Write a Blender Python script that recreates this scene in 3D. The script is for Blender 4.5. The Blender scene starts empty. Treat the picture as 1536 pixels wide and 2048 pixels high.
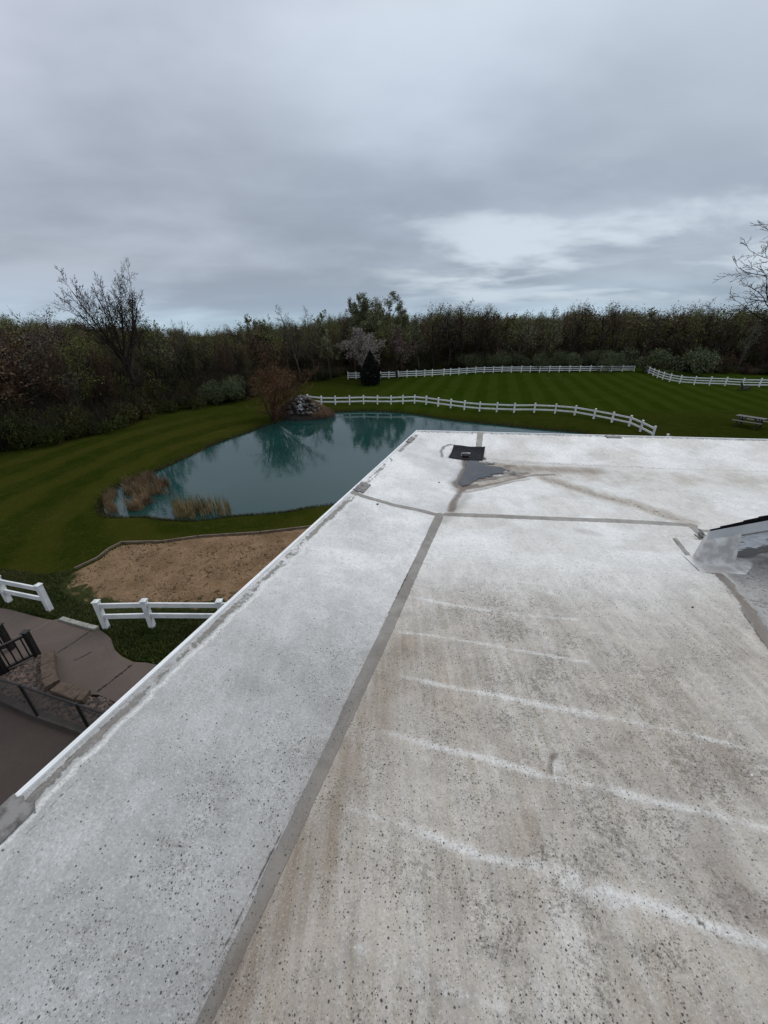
import bpy, math, random
import numpy as np

# ------------------------------------------------------------------ camera, sky, sun, exposure
PITCH = math.radians(26.2); FPX = 769.0; CAMH = 7.5
scene = bpy.context.scene
COL = scene.collection
cam_d = bpy.data.cameras.new("camera"); cam = bpy.data.objects.new("camera", cam_d); COL.objects.link(cam)
cam_d.sensor_fit = 'HORIZONTAL'; cam_d.sensor_width = 36.0; cam_d.lens = FPX/1536*36.0
cam_d.clip_start = 0.05; cam_d.clip_end = 3000
cam.location = (0, 0, CAMH); cam.rotation_euler = (math.pi/2-PITCH, 0, 0)
scene.camera = cam
scene.view_settings.view_transform = 'Standard'; scene.view_settings.look = 'None'
scene.view_settings.exposure = 0.0; scene.view_settings.gamma = 1.0

SUN_EL, SUN_AZ = math.radians(52), math.radians(40)   # azimuth from +Y towards +X
sl = bpy.data.lights.new("sun", 'SUN'); sl.energy = 1.0; sl.angle = math.radians(28); sl.color = (1.0, 0.98, 0.95)
so = bpy.data.objects.new("sun", sl); COL.objects.link(so)
so.rotation_euler = (math.pi/2-SUN_EL, 0, -SUN_AZ+math.pi)
so.location = (20, 20, 40)

world = bpy.data.worlds.new("World"); scene.world = world; world.use_nodes = True

class G:
    """tiny node-graph helper"""
    def __init__(s, tree): s.t = tree; s.n = tree.nodes; s.l = tree.links
    def node(s, typ, **kw):
        n = s.n.new(typ)
        for k, v in kw.items(): setattr(n, k, v)
        return n
    def put(s, sock, v):
        if v is None: return
        if isinstance(v, bpy.types.NodeSocket): s.l.new(v, sock)
        elif isinstance(v, (tuple, list)):
            dv = sock.default_value
            sock.default_value = tuple(v) + ((1.0,) if len(dv) == 4 and len(v) == 3 else ())
        else: sock.default_value = v
    def math(s, op, a, b=None, c=None, clamp=False):
        n = s.node('ShaderNodeMath', operation=op, use_clamp=clamp)
        s.put(n.inputs[0], a); s.put(n.inputs[1], b); s.put(n.inputs[2], c); return n.outputs[0]
    def vmath(s, op, a, b=None, c=None):
        n = s.node('ShaderNodeVectorMath', operation=op)
        s.put(n.inputs[0], a); s.put(n.inputs[1], b)
        if c is not None: s.put(n.inputs[3], c)
        return n.outputs['Value'] if op in ('LENGTH', 'DOT_PRODUCT') else n.outputs[0]
    def mix(s, f, a, b, blend='MIX'):
        n = s.node('ShaderNodeMix', data_type='RGBA', blend_type=blend)
        s.put(n.inputs[0], f); s.put(n.inputs[6], a); s.put(n.inputs[7], b); return n.outputs[2]
    def noise(s, vec, scale, detail=4, rough=0.55, dist=0.0):
        n = s.node('ShaderNodeTexNoise'); s.put(n.inputs['Vector'], vec)
        n.inputs['Scale'].default_value = scale; n.inputs['Detail'].default_value = detail
        n.inputs['Roughness'].default_value = rough; n.inputs['Distortion'].default_value = dist
        return n.outputs[0]
    def voro(s, vec, scale, rnd=1.0, feature='F1'):
        n = s.node('ShaderNodeTexVoronoi', feature=feature); s.put(n.inputs['Vector'], vec)
        n.inputs['Scale'].default_value = scale; n.inputs['Randomness'].default_value = rnd
        return n.outputs
    def rng(s, v, a, b, c=0.0, d=1.0, smooth=True):
        n = s.node('ShaderNodeMapRange', interpolation_type='SMOOTHSTEP' if smooth else 'LINEAR', clamp=True)
        s.put(n.inputs[0], v); s.put(n.inputs[1], a); s.put(n.inputs[2], b); s.put(n.inputs[3], c); s.put(n.inputs[4], d)
        return n.outputs[0]
    def xyz(s, v):
        n = s.node('ShaderNodeSeparateXYZ'); s.put(n.inputs[0], v); return n.outputs
    def comb(s, x, y, z):
        n = s.node('ShaderNodeCombineXYZ'); s.put(n.inputs[0], x); s.put(n.inputs[1], y); s.put(n.inputs[2], z); return n.outputs[0]
    def ramp(s, f, stops):
        n = s.node('ShaderNodeValToRGB'); e = n.color_ramp.elements
        while len(e) < len(stops): e.new(0.5)
        for el, (p, c) in zip(e, stops): el.position = p; el.color = tuple(c)+(1,)
        s.put(n.inputs[0], f); return n.outputs[0]
    def attr(s, name):
        n = s.node('ShaderNodeAttribute', attribute_name=name); return n.outputs['Fac']

# world: overcast cloud layer seen on a plane above, over a physical sky
w = G(world.node_tree); w.n.clear()
tc = w.node('ShaderNodeTexCoord'); D = tc.outputs['Generated']
dx, dy, dz = w.xyz(D)[0:3]
inv = w.math('DIVIDE', 1.0, w.math('ADD', w.math('MAXIMUM', dz, 0.0), 0.20))
P = w.comb(w.math('MULTIPLY', dx, inv), w.math('MULTIPLY', dy, inv), 0.0)
rot = w.node('ShaderNodeMapping'); w.put(rot.inputs['Vector'], P); rot.inputs['Rotation'].default_value = (0, 0, math.radians(-20)); rot.inputs['Scale'].default_value = (0.75, 1.0, 1.0)
rot.inputs['Location'].default_value = (3.1, 1.7, 0)
PR = rot.outputs[0]
big = w.noise(PR, 0.62, 5, 0.5, 0.1)
med = w.noise(PR, 2.0, 6, 0.5, 0.1)
grad = w.ramp(dz, [(0.0, (0.47, 0.62, 0.73)), (0.035, (0.40, 0.50, 0.61)), (0.10, (0.385, 0.445, 0.525)), (0.22, (0.425, 0.49, 0.58)),
                   (0.40, (0.54, 0.61, 0.71)), (0.60, (0.72, 0.77, 0.84)), (1.0, (0.96, 0.99, 1.02))])
n1 = w.rng(w.math('ADD', w.math('MULTIPLY', big, 0.68), w.math('MULTIPLY', med, 0.32)), 0.38, 0.64)
cl = w.mix(n1, w.mix(1.0, grad, (0.82, 0.83, 0.85), 'MULTIPLY'), w.mix(1.0, grad, (1.19, 1.19, 1.18), 'MULTIPLY'))
# a brighter break in the cloud low on the right, lavender veil on the left
brk = w.math('MULTIPLY', w.rng(w.noise(PR, 1.6, 6, 0.52, 0.15), 0.44, 0.62), w.math('MULTIPLY', w.rng(dx, -0.15, 0.22), w.math('MULTIPLY', w.rng(dz, 0.02, 0.07), w.rng(dz, 0.30, 0.17))))
cl = w.mix(w.math('MULTIPLY', brk, 0.85), cl, (0.68, 0.77, 0.85))
cl = w.mix(w.math('MULTIPLY', w.rng(dx, 0.1, -0.7), 0.5), cl, w.mix(1.0, cl, (1.06, 0.96, 0.955), 'MULTIPLY'))
sv = w.comb(w.math('MULTIPLY', dx, 2.2), w.math('MULTIPLY', w.math('SUBTRACT', dz, w.math('MULTIPLY', dx, 0.05)), 30.0), w.math('MULTIPLY', dy, 1.0))
sb = w.math('MULTIPLY', w.rng(w.noise(sv, 1.1, 5, 0.55, 0.2), 0.50, 0.64), w.math('MULTIPLY', w.rng(dx, -0.05, 0.3), w.math('MULTIPLY', w.rng(dz, 0.0, 0.02), w.rng(dz, 0.15, 0.07))))
cl = w.mix(w.math('MULTIPLY', sb, 0.7), cl, (0.60, 0.71, 0.80))
topr = w.math('MULTIPLY', w.rng(dx, 0.2, 0.75), w.rng(dz, 0.16, 0.42))
cl = w.mix(w.math('MULTIPLY', topr, 0.55), cl, (0.72, 0.79, 0.87))
sky = w.node('ShaderNodeTexSky', sky_type='NISHITA'); sky.sun_disc = False
sky.sun_elevation = SUN_EL; sky.sun_rotation = SUN_AZ
b1 = w.node('ShaderNodeBackground'); w.put(b1.inputs[0], sky.outputs[0]); b1.inputs[1].default_value = 0.06
b2 = w.node('ShaderNodeBackground'); w.put(b2.inputs[0], cl); b2.inputs[1].default_value = 1.0
ms = w.node('ShaderNodeMixShader'); ms.inputs[0].default_value = 0.94
w.l.new(b1.outputs[0], ms.inputs[1]); w.l.new(b2.outputs[0], ms.inputs[2])
wo = w.node('ShaderNodeOutputWorld'); w.l.new(ms.outputs[0], wo.inputs[0])

# ------------------------------------------------------------------ survey maths (pixel of the photograph -> point of the place)
CT, ST = math.cos(PITCH), math.sin(PITCH)
def ray(u, v):
    x, y = u-768.0, v-1024.0
    return np.array([x, FPX*CT - y*ST, -(y*CT + FPX*ST)])
def at(u, v, z=0.0):
    r = ray(u, v); t = (z-CAMH)/r[2]
    return np.array([r[0]*t, r[1]*t, z])
def project(x, y, z):
    h = z-CAMH
    d = y*CT - h*ST; up = y*ST + h*CT
    return 768+FPX*x/d, 1024-FPX*up/d
def on_vplane(u, v, p0, e):
    """point of the pixel's ray on the vertical plane through p0 along horizontal dir e"""
    n = np.array([-e[1], e[0]]); r = ray(u, v)
    t = ((p0[:2]) @ n)/(r[:2] @ n)
    return np.array([r[0]*t, r[1]*t, CAMH+r[2]*t])
def height_at(v, Y):
    r = ray(768, v); return CAMH + Y*r[2]/r[1]

rs = np.random.RandomState(7); random.seed(7)
def vnoise(x, y, scale, seed=0):
    """smooth value noise 0..1"""
    r = np.random.RandomState(seed); T = r.rand(64, 64)
    x = np.asarray(x, float)*scale+seed*3.7; y = np.asarray(y, float)*scale+seed*1.3
    xi = np.floor(x).astype(int); yi = np.floor(y).astype(int); fx = x-xi; fy = y-yi
    fx = fx*fx*(3-2*fx); fy = fy*fy*(3-2*fy)
    a = T[xi % 64, yi % 64]; b = T[(xi+1) % 64, yi % 64]; c = T[xi % 64, (yi+1) % 64]; d = T[(xi+1) % 64, (yi+1) % 64]
    return (a*(1-fx)+b*fx)*(1-fy)+(c*(1-fx)+d*fx)*fy
def fnoise(x, y, scale, seed=0, o=4):
    s = 0; a = 0.5; tot = 0
    for k in range(o): s = s + a*vnoise(x, y, scale*2**k, seed+k); tot += a; a *= 0.5
    return s/tot
def sstep(x, a, b):
    t = np.clip((x-a)/(b-a), 0, 1); return t*t*(3-2*t)
def seg_dist(X, Y, pts):
    best = np.full(np.shape(X), 1e9)
    for p, q in zip(pts[:-1], pts[1:]):
        dx_, dy_ = q[0]-p[0], q[1]-p[1]; L = dx_*dx_+dy_*dy_+1e-12
        t = np.clip(((X-p[0])*dx_+(Y-p[1])*dy_)/L, 0, 1)
        best = np.minimum(best, np.hypot(X-p[0]-t*dx_, Y-p[1]-t*dy_))
    return best
def inside(X, Y, pts):
    c = np.zeros(np.shape(X), bool); n = len(pts)
    for i in range(n):
        x1, y1 = pts[i][0], pts[i][1]; x2, y2 = pts[(i+1) % n][0], pts[(i+1) % n][1]
        cond = ((y1 > Y) != (y2 > Y)) & (X < (x2-x1)*(Y-y1)/(y2-y1+1e-15)+x1)
        c ^= cond
    return c
def sdist(X, Y, pts):
    """signed distance, positive outside"""
    d = seg_dist(X, Y, list(pts)+[pts[0]]); return np.where(inside(X, Y, pts), -d, d)
def smooth_closed(pts, n=6):
    pts = [np.array(p[:2]) for p in pts]; out = []; N = len(pts)
    for i in range(N):
        p0, p1, p2, p3 = pts[i-1], pts[i], pts[(i+1) % N], pts[(i+2) % N]
        for k in range(n):
            t = k/n
            out.append(0.5*((2*p1)+(-p0+p2)*t+(2*p0-5*p1+4*p2-p3)*t*t+(-p0+3*p1-3*p2+p3)*t**3))
    return out

# ------------------------------------------------------------------ mesh helpers
def link_mesh(name, V, F, mats, midx=None, parent=None, smooth=False, attrs=None):
    me = bpy.data.meshes.new(name)
    V = np.asarray(V, np.float32); 
    if isinstance(F, np.ndarray):
        k = F.shape[1]
        me.vertices.add(len(V)); me.vertices.foreach_set('co', V.ravel())
        me.loops.add(F.size); me.loops.foreach_set('vertex_index', F.ravel().astype(np.int32))
        me.polygons.add(len(F)); me.polygons.foreach_set('loop_start', (np.arange(len(F))*k).astype(np.int32))
        me.polygons.foreach_set('loop_total', np.full(len(F), k, np.int32))
    else:
        me.from_pydata([tuple(v) for v in V.tolist()], [], [tuple(int(i) for i in f) for f in F])
    if not isinstance(mats, (list, tuple)): mats = [mats]
    for m in mats: me.materials.append(m)
    if midx is not None: me.polygons.foreach_set('material_index', np.asarray(midx, np.int32))
    if smooth: me.polygons.foreach_set('use_smooth', np.ones(len(me.polygons), bool))
    if attrs:
        for k_, a in attrs.items():
            at_ = me.attributes.new(k_, 'FLOAT', 'POINT'); at_.data.foreach_set('value', np.asarray(a, np.float32).ravel())
    me.update(calc_edges=True); me.validate()
    o = bpy.data.objects.new(name, me); COL.objects.link(o)
    if parent is not None: o.parent = parent
    return o
def empty(name, loc=(0, 0, 0), rz=0.0, parent=None):
    o = bpy.data.objects.new(name, None); COL.objects.link(o); o.location = tuple(loc); o.rotation_euler = (0, 0, rz)
    o.empty_display_size = 0.2
    if parent is not None: o.parent = parent
    return o
def tag(o, label=None, cat=None, group=None, kind=None):
    if label: o['label'] = label
    if cat: o['category'] = cat
    if group: o['group'] = group
    if kind: o['kind'] = kind
    return o
class MB:
    """collects boxes, bars and prisms into one mesh"""
    def __init__(s): s.V = []; s.F = []
    def add(s, V, F):
        b = len(s.V); s.V += [tuple(map(float, v)) for v in V]; s.F += [tuple(b+i for i in f) for f in F]; return s
    def box(s, c, size, rz=0.0, bev=0.0):
        hx, hy, hz = size[0]/2, size[1]/2, size[2]/2; ca, sa = math.cos(rz), math.sin(rz); V = []
        if bev <= 0:
            for z in (-hz, hz):
                for x, y in ((-hx, -hy), (hx, -hy), (hx, hy), (-hx, hy)): V.append((c[0]+x*ca-y*sa, c[1]+x*sa+y*ca, c[2]+z))
            F = [(3, 2, 1, 0), (4, 5, 6, 7), (0, 1, 5, 4), (1, 2, 6, 5), (2, 3, 7, 6), (3, 0, 4, 7)]
        else:
            for z, k in ((-hz, bev), (-hz+bev, 0), (hz-bev, 0), (hz, bev)):
                for x, y in ((-hx+k, -hy+k), (hx-k, -hy+k), (hx-k, hy-k), (-hx+k, hy-k)): V.append((c[0]+x*ca-y*sa, c[1]+x*sa+y*ca, c[2]+z))
            F = [(3, 2, 1, 0), (12, 13, 14, 15)]
            for r in range(3):
                for i in range(4): j = (i+1) % 4; F.append((r*4+i, r*4+j, r*4+4+j, r*4+4+i))
        return s.add(V, F)
    def bar(s, p, q, wd, ht, up=(0, 0, 1)):
        p = np.array(p, float); q = np.array(q, float); d = q-p; d /= np.linalg.norm(d)+1e-12
        u = np.array(up, float)
        if abs(d @ u) > 0.98: u = np.array([1.0, 0, 0])
        a = np.cross(d, u); a /= np.linalg.norm(a); b = np.cross(a, d)
        V = [e+a*sx*wd/2+b*sy*ht/2 for e in (p, q) for sx, sy in ((-1, -1), (1, -1), (1, 1), (-1, 1))]
        return s.add(V, [(3, 2, 1, 0), (4, 5, 6, 7), (0, 1, 5, 4), (1, 2, 6, 5), (2, 3, 7, 6), (3, 0, 4, 7)])
    def tube(s, p, q, r0, r1=None, n=8):
        r1 = r0 if r1 is None else r1
        p = np.array(p, float); q = np.array(q, float); d = q-p; d /= np.linalg.norm(d)+1e-12
        u = np.array([0, 0, 1.0]) if abs(d[2]) < 0.9 else np.array([1.0, 0, 0])
        a = np.cross(d, u); a /= np.linalg.norm(a); b = np.cross(a, d)
        V = [e+r*(a*math.cos(t)+b*math.sin(t)) for e, r in ((p, r0), (q, r1)) for t in np.arange(n)*2*math.pi/n]
        F = [(i, (i+1) % n, n+(i+1) % n, n+i) for i in range(n)]+[tuple(range(n-1, -1, -1)), tuple(range(n, 2*n))]
        return s.add(V, F)
    def prism(s, pts, z0, z1):
        n = len(pts); V = [(p[0], p[1], z0) for p in pts]+[(p[0], p[1], z1) for p in pts]
        return s.add(V, [(i, (i+1) % n, n+(i+1) % n, n+i) for i in range(n)]+[tuple(range(n-1, -1, -1)), tuple(range(n, 2*n))])
    def build(s, name, mat, parent=None, smooth=False): return link_mesh(name, np.array(s.V), s.F, mat, parent=parent, smooth=smooth)

# ------------------------------------------------------------------ materials
def new_mat(name):
    m = bpy.data.materials.new(name); m.use_nodes = True; g = G(m.node_tree); g.n.clear()
    b = g.node('ShaderNodeBsdfPrincipled'); o = g.node('ShaderNodeOutputMaterial'); g.l.new(b.outputs[0], o.inputs[0]); g.b = b
    g.pos = g.node('ShaderNodeNewGeometry').outputs['Position']
    g.obj = g.node('ShaderNodeTexCoord').outputs['Object']
    return m, g
def bump(g, h, strength=0.3, dist=0.01):
    n = g.node('ShaderNodeBump'); n.inputs['Strength'].default_value = strength; n.inputs['Distance'].default_value = dist
    g.put(n.inputs['Height'], h); g.l.new(n.outputs[0], g.b.inputs['Normal'])
def simple(name, c1, c2, scale=8, rough=0.7, bs=0.2, bd=0.01, spec=0.5, contrast=(0.35, 0.65), detail=5, metal=0.0):
    m, g = new_mat(name)
    f = g.rng(g.noise(g.pos, scale, detail, 0.6), contrast[0], contrast[1])
    g.put(g.b.inputs['Base Color'], g.mix(f, c1, c2)); g.b.inputs['Roughness'].default_value = rough
    g.b.inputs['Specular IOR Level'].default_value = spec; g.b.inputs['Metallic'].default_value = metal
    if bs: bump(g, g.noise(g.pos, scale*3, 4, 0.6), bs, bd)
    return m
def leafmat(name, c1, c2, c3=None, rough=0.6):
    m, g = new_mat(name)
    r = g.node('ShaderNodeObjectInfo').outputs['Random']
    f = g.rng(g.noise(g.pos, 2.2, 3, 0.6), 0.35, 0.65); f2 = g.rng(g.noise(g.pos, 0.33, 2, 0.5), 0.38, 0.62)
    c = g.mix(f, c1, c2)
    if c3: c = g.mix(f2, c, g.mix(0.75, c, c3))
    hv = g.node('ShaderNodeHueSaturation'); g.put(hv.inputs['Color'], c); g.put(hv.inputs['Value'], g.rng(r, 0, 1, 0.8, 1.25, False)); 
    g.put(g.b.inputs['Base Color'], hv.outputs[0]); g.b.inputs['Roughness'].default_value = rough
    g.b.inputs['Specular IOR Level'].default_value = 0.2
    return m
M = {}
M['bark'] = simple('bark_brown', (0.046, 0.034, 0.024), (0.092, 0.068, 0.050), 6, 0.9, 0.3, 0.02, 0.2)
M['bark_dark'] = simple('bark_dark', (0.018, 0.013, 0.011), (0.040, 0.029, 0.024), 6, 0.9, 0.3, 0.02, 0.2)
M['bark_red'] = simple('bark_red', (0.045, 0.024, 0.017), (0.080, 0.042, 0.028), 6, 0.9, 0.3, 0.02, 0.2)
M['bark_grey'] = simple('bark_grey', (0.060, 0.052, 0.046), (0.110, 0.095, 0.083), 6, 0.9, 0.3, 0.02, 0.2)
M['leaf_olive'] = leafmat('leaf_olive', (0.050, 0.056, 0.009), (0.105, 0.110, 0.020), (0.064, 0.042, 0.016))
M['leaf_fresh'] = leafmat('leaf_fresh', (0.085, 0.105, 0.016), (0.150, 0.170, 0.030))
M['leaf_pale'] = leafmat('leaf_pale', (0.085, 0.095, 0.045), (0.150, 0.155, 0.080))
M['leaf_red'] = leafmat('leaf_red', (0.046, 0.027, 0.013), (0.078, 0.047, 0.022))
M['leaf_rust'] = leafmat('leaf_rust', (0.085, 0.040, 0.013), (0.140, 0.066, 0.022))
M['leaf_dark'] = leafmat('leaf_dark', (0.008, 0.011, 0.004), (0.020, 0.024, 0.006), (0.030, 0.032, 0.007))
M['leaf_hedge'] = leafmat('leaf_hedge', (0.026, 0.038, 0.006), (0.058, 0.072, 0.012), (0.052, 0.046, 0.014))
M['leaf_shrub'] = leafmat('leaf_shrub', (0.048, 0.062, 0.028), (0.090, 0.108, 0.048))
M['leaf_conifer'] = leafmat('leaf_conifer', (0.003, 0.005, 0.004), (0.008, 0.012, 0.008))
M['blossom'] = leafmat('blossom', (0.14, 0.115, 0.105), (0.27, 0.23, 0.215))
M['blossom_pink'] = leafmat('blossom_pink', (0.085, 0.052, 0.050), (0.17, 0.115, 0.11))
M['reed'] = leafmat('reed', (0.17, 0.115, 0.06), (0.34, 0.235, 0.13), (0.13, 0.08, 0.05))
M['reed_green'] = leafmat('reed_green', (0.08, 0.075, 0.025), (0.28, 0.21, 0.11))
M['vinyl'] = simple('white_vinyl', (0.62, 0.65, 0.66), (0.78, 0.80, 0.80), 3, 0.4, 0.0)
M['black_metal'] = simple('black_metal', (0.006, 0.005, 0.005), (0.014, 0.012, 0.012), 10, 0.5, 0.0)
M['rust_post'] = simple('dark_post', (0.02, 0.015, 0.012), (0.04, 0.03, 0.02), 10, 0.7, 0.0)
M['wood_grey'] = simple('weathered_wood', (0.075, 0.075, 0.07), (0.13, 0.13, 0.12), 12, 0.85, 0.3, 0.01)
M['wood_dark'] = simple('dark_wood', (0.018, 0.015, 0.014), (0.035, 0.030, 0.028), 12, 0.85, 0.3, 0.01)
M['edging'] = simple('timber_edging', (0.10, 0.075, 0.055), (0.17, 0.125, 0.09), 6, 0.9, 0.3, 0.02)
M['paver'] = simple('pale_paver', (0.20, 0.20, 0.18), (0.32, 0.32, 0.29), 9, 0.9, 0.3, 0.01)
M['block'] = simple('tan_block', (0.060, 0.042, 0.030), (0.100, 0.070, 0.050), 10, 0.9, 0.5, 0.02)
M['kerb'] = simple('kerb_concrete', (0.035, 0.029, 0.025), (0.060, 0.050, 0.044), 5, 0.9, 0.4, 0.01)
M['siding'] = simple('house_siding', (0.40, 0.37, 0.32), (0.46, 0.43, 0.38), 2, 0.7, 0.1)
M['shingle'] = simple('black_shingle', (0.003, 0.003, 0.004), (0.009, 0.009, 0.010), 60, 0.95, 0.5, 0.003, 0.1)
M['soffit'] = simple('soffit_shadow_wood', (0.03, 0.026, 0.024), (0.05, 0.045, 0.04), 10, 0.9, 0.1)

def concrete(name, c1, c2, c3):
    m, g = new_mat(name)
    a = g.rng(g.noise(g.pos, 0.9, 5, 0.6, 0.3), 0.3, 0.7); b = g.rng(g.noise(g.pos, 14, 5, 0.7), 0.3, 0.7)
    c = g.mix(a, c1, c2); c = g.mix(g.math('MULTIPLY', b, 0.3), c, c3)
    st = g.rng(g.noise(g.pos, 2.6, 6, 0.7, 0.8), 0.60, 0.70)
    c = g.mix(g.math('MULTIPLY', st, 0.35), c, tuple(x*0.55 for x in c1))
    g.put(g.b.inputs['Base Color'], c); g.b.inputs['Roughness'].default_value = 0.75
    bump(g, g.noise(g.pos, 60, 4, 0.7), 0.25, 0.004); return m
M['walk'] = concrete('walk_concrete', (0.080, 0.059, 0.048), (0.100, 0.076, 0.063), (0.060, 0.043, 0.033))
M['patio'] = concrete('patio_concrete', (0.037, 0.026, 0.020), (0.052, 0.037, 0.029), (0.026, 0.018, 0.014))
M['joint'] = simple('joint_dirt', (0.008, 0.007, 0.006), (0.02, 0.017, 0.013), 20, 0.95, 0)
M['joint_pale'] = simple('joint_pale', (0.16, 0.15, 0.14), (0.2, 0.19, 0.18), 20, 0.95, 0)

# grass / ground
m, g = new_mat('lawn'); M['lawn'] = m
X_, Y_, Z_ = g.xyz(g.pos)[0:3]
n_b = g.rng(g.noise(g.pos, 0.16, 4, 0.6, 0.5), 0.35, 0.65); n_m = g.rng(g.noise(g.pos, 1.1, 5, 0.65, 0.4), 0.32, 0.70); n_f = g.rng(g.noise(g.pos, 9, 5, 0.7), 0.3, 0.72)
c = g.mix(n_b, (0.014, 0.027, 0.0015), (0.023, 0.034, 0.003))
c = g.mix(g.math('MULTIPLY', n_m, 0.55), c, (0.040, 0.042, 0.006))
c = g.mix(g.math('MULTIPLY', n_f, 0.7), c, (0.007, 0.013, 0.001))
n_g = g.rng(g.noise(g.pos, 4.5, 6, 0.75, 1.0), 0.56, 0.72); c = g.mix(g.math('MULTIPLY', n_g, 0.5), c, (0.058, 0.062, 0.010))
phi = math.radians(15.0)
cr = g.math('SUBTRACT', g.math('MULTIPLY', X_, math.cos(phi)), g.math('MULTIPLY', Y_, math.sin(phi)))
cr = g.math('ADD', cr, g.math('MULTIPLY', g.noise(g.pos, 0.25, 2), 0.8))
stripe = g.rng(g.math('SINE', g.math('MULTIPLY', cr, 2*math.pi/2.5)), -0.5, 0.5)
sm = g.math('MULTIPLY', g.rng(Y_, 33, 40), g.rng(X_, -6, 4))
stripe = g.math('MULTIPLY', g.math('MULTIPLY', stripe, sm), g.rng(g.noise(g.pos, 0.5, 3), 0.2, 0.7, 0.45, 1.0))
c = g.mix(g.math('MULTIPLY', sm, 0.45), c, (0.013, 0.036, 0.001))
c = g.mix(g.math('MULTIPLY', stripe, 0.34), c, (0.036, 0.054, 0.006))
# long mowing bands round the pond, on the left
rr = g.vmath('LENGTH', g.vmath('MULTIPLY', g.vmath('SUBTRACT', g.pos, (-7.0, 20.0, 0)), (1.0, 0.62, 0.0)))
rr = g.math('ADD', rr, g.math('MULTIPLY', g.noise(g.pos, 0.3, 3), 1.6))
band = g.rng(g.math('SINE', g.math('MULTIPLY', rr, 2*math.pi/2.6)), -0.6, 0.8)
bm = g.math('MULTIPLY', g.rng(Y_, 38, 30), g.rng(X_, 2, -4))
c = g.mix(g.math('MULTIPLY', g.math('MULTIPLY', band, bm), 0.30), c, (0.050, 0.052, 0.006))
c = g.mix(1.0, c, (1.18, 1.06, 1.7), 'MULTIPLY')
c = g.mix(g.math('MULTIPLY', g.rng(g.noise(g.pos, 0.45, 6, 0.7, 0.8), 0.58, 0.70), 0.35), c, (0.060, 0.054, 0.018))
# straw and mud by the water's edge (below lawn level)
edge = g.rng(g.math('ADD', Z_, g.math('MULTIPLY', g.noise(g.pos, 3, 4), 0.10)), -0.10, -0.27)
g.b.inputs['Specular IOR Level'].default_value = 0.0
c = g.mix(edge, c, g.mix(g.rng(g.noise(g.pos, 5, 4), 0.4, 0.6), (0.016, 0.013, 0.008), (0.035, 0.032, 0.014)))
g.put(g.b.inputs['Base Color'], c); g.b.inputs['Roughness'].default_value = 0.9; bump(g, g.math('ADD', g.noise(g.pos, 22, 5, 0.7), g.math('MULTIPLY', g.noise(g.pos, 3, 3), 1.2)), 0.7, 0.06)

m, g = new_mat('bare_soil'); M['soil'] = m
e = g.attr('edge')
a = g.rng(g.noise(g.pos, 1.1, 5, 0.65, 0.4), 0.35, 0.65); b = g.rng(g.noise(g.pos, 14, 6, 0.75, 0.5), 0.35, 0.70)
c = g.mix(a, (0.170, 0.110, 0.064), (0.255, 0.172, 0.104)); c = g.mix(g.math('MULTIPLY', b, 0.55), c, (0.110, 0.064, 0.032))
clod = g.rng(g.noise(g.pos, 5.0, 5, 0.65, 1.2), 0.585, 0.66); c = g.mix(g.math('MULTIPLY', clod, 0.8), c, (0.045, 0.030, 0.016))
grs = g.rng(g.math('ADD', e, g.math('MULTIPLY', g.math('SUBTRACT', g.noise(g.pos, 3.0, 6, 0.7, 0.6), 0.5), 1.5)), 0.38, 0.62)
c = g.mix(grs, (0.030, 0.036, 0.010), c)
g.put(g.b.inputs['Base Color'], c); g.b.inputs['Roughness'].default_value = 0.95; g.b.inputs['Specular IOR Level'].default_value = 0.1
bump(g, g.math('ADD', g.noise(g.pos, 9, 5, 0.75), g.math('MULTIPLY', clod, -0.4)), 0.9, 0.05)

m, g = new_mat('pond_water'); M['water'] = m
g.put(g.b.inputs['Base Color'], g.mix(g.rng(g.noise(g.pos, 0.12, 3), 0.35, 0.65), (0.006, 0.036, 0.033), (0.009, 0.044, 0.041)))
g.b.inputs['Roughness'].default_value = 0.045; g.b.inputs['IOR'].default_value = 1.42
mp = g.node('ShaderNodeMapping'); g.put(mp.inputs['Vector'], g.pos); mp.inputs['Scale'].default_value = (1.0, 2.6, 1.0)
bump(g, g.math('ADD', g.noise(mp.outputs[0], 2.0, 3, 0.5), g.math('MULTIPLY', g.noise(mp.outputs[0], 0.5, 2), 1.0)), 0.035, 0.05)

m, g = new_mat('puddle_water'); M['puddle'] = m
g.put(g.b.inputs['Base Color'], g.mix(g.rng(g.noise(g.pos, 7, 5, 0.6, 0.6), 0.4, 0.7), (0.026, 0.027, 0.034), (0.055, 0.047, 0.042)))
g.b.inputs['Roughness'].default_value = 0.12
m, g = new_mat('falling_water'); M['fall'] = m
g.put(g.b.inputs['Base Color'], g.mix(g.rng(g.noise(g.pos, 9, 4, 0.6), 0.4, 0.6), (0.05, 0.06, 0.07), (0.40, 0.45, 0.50))); g.b.inputs['Roughness'].default_value = 0.3

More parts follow.
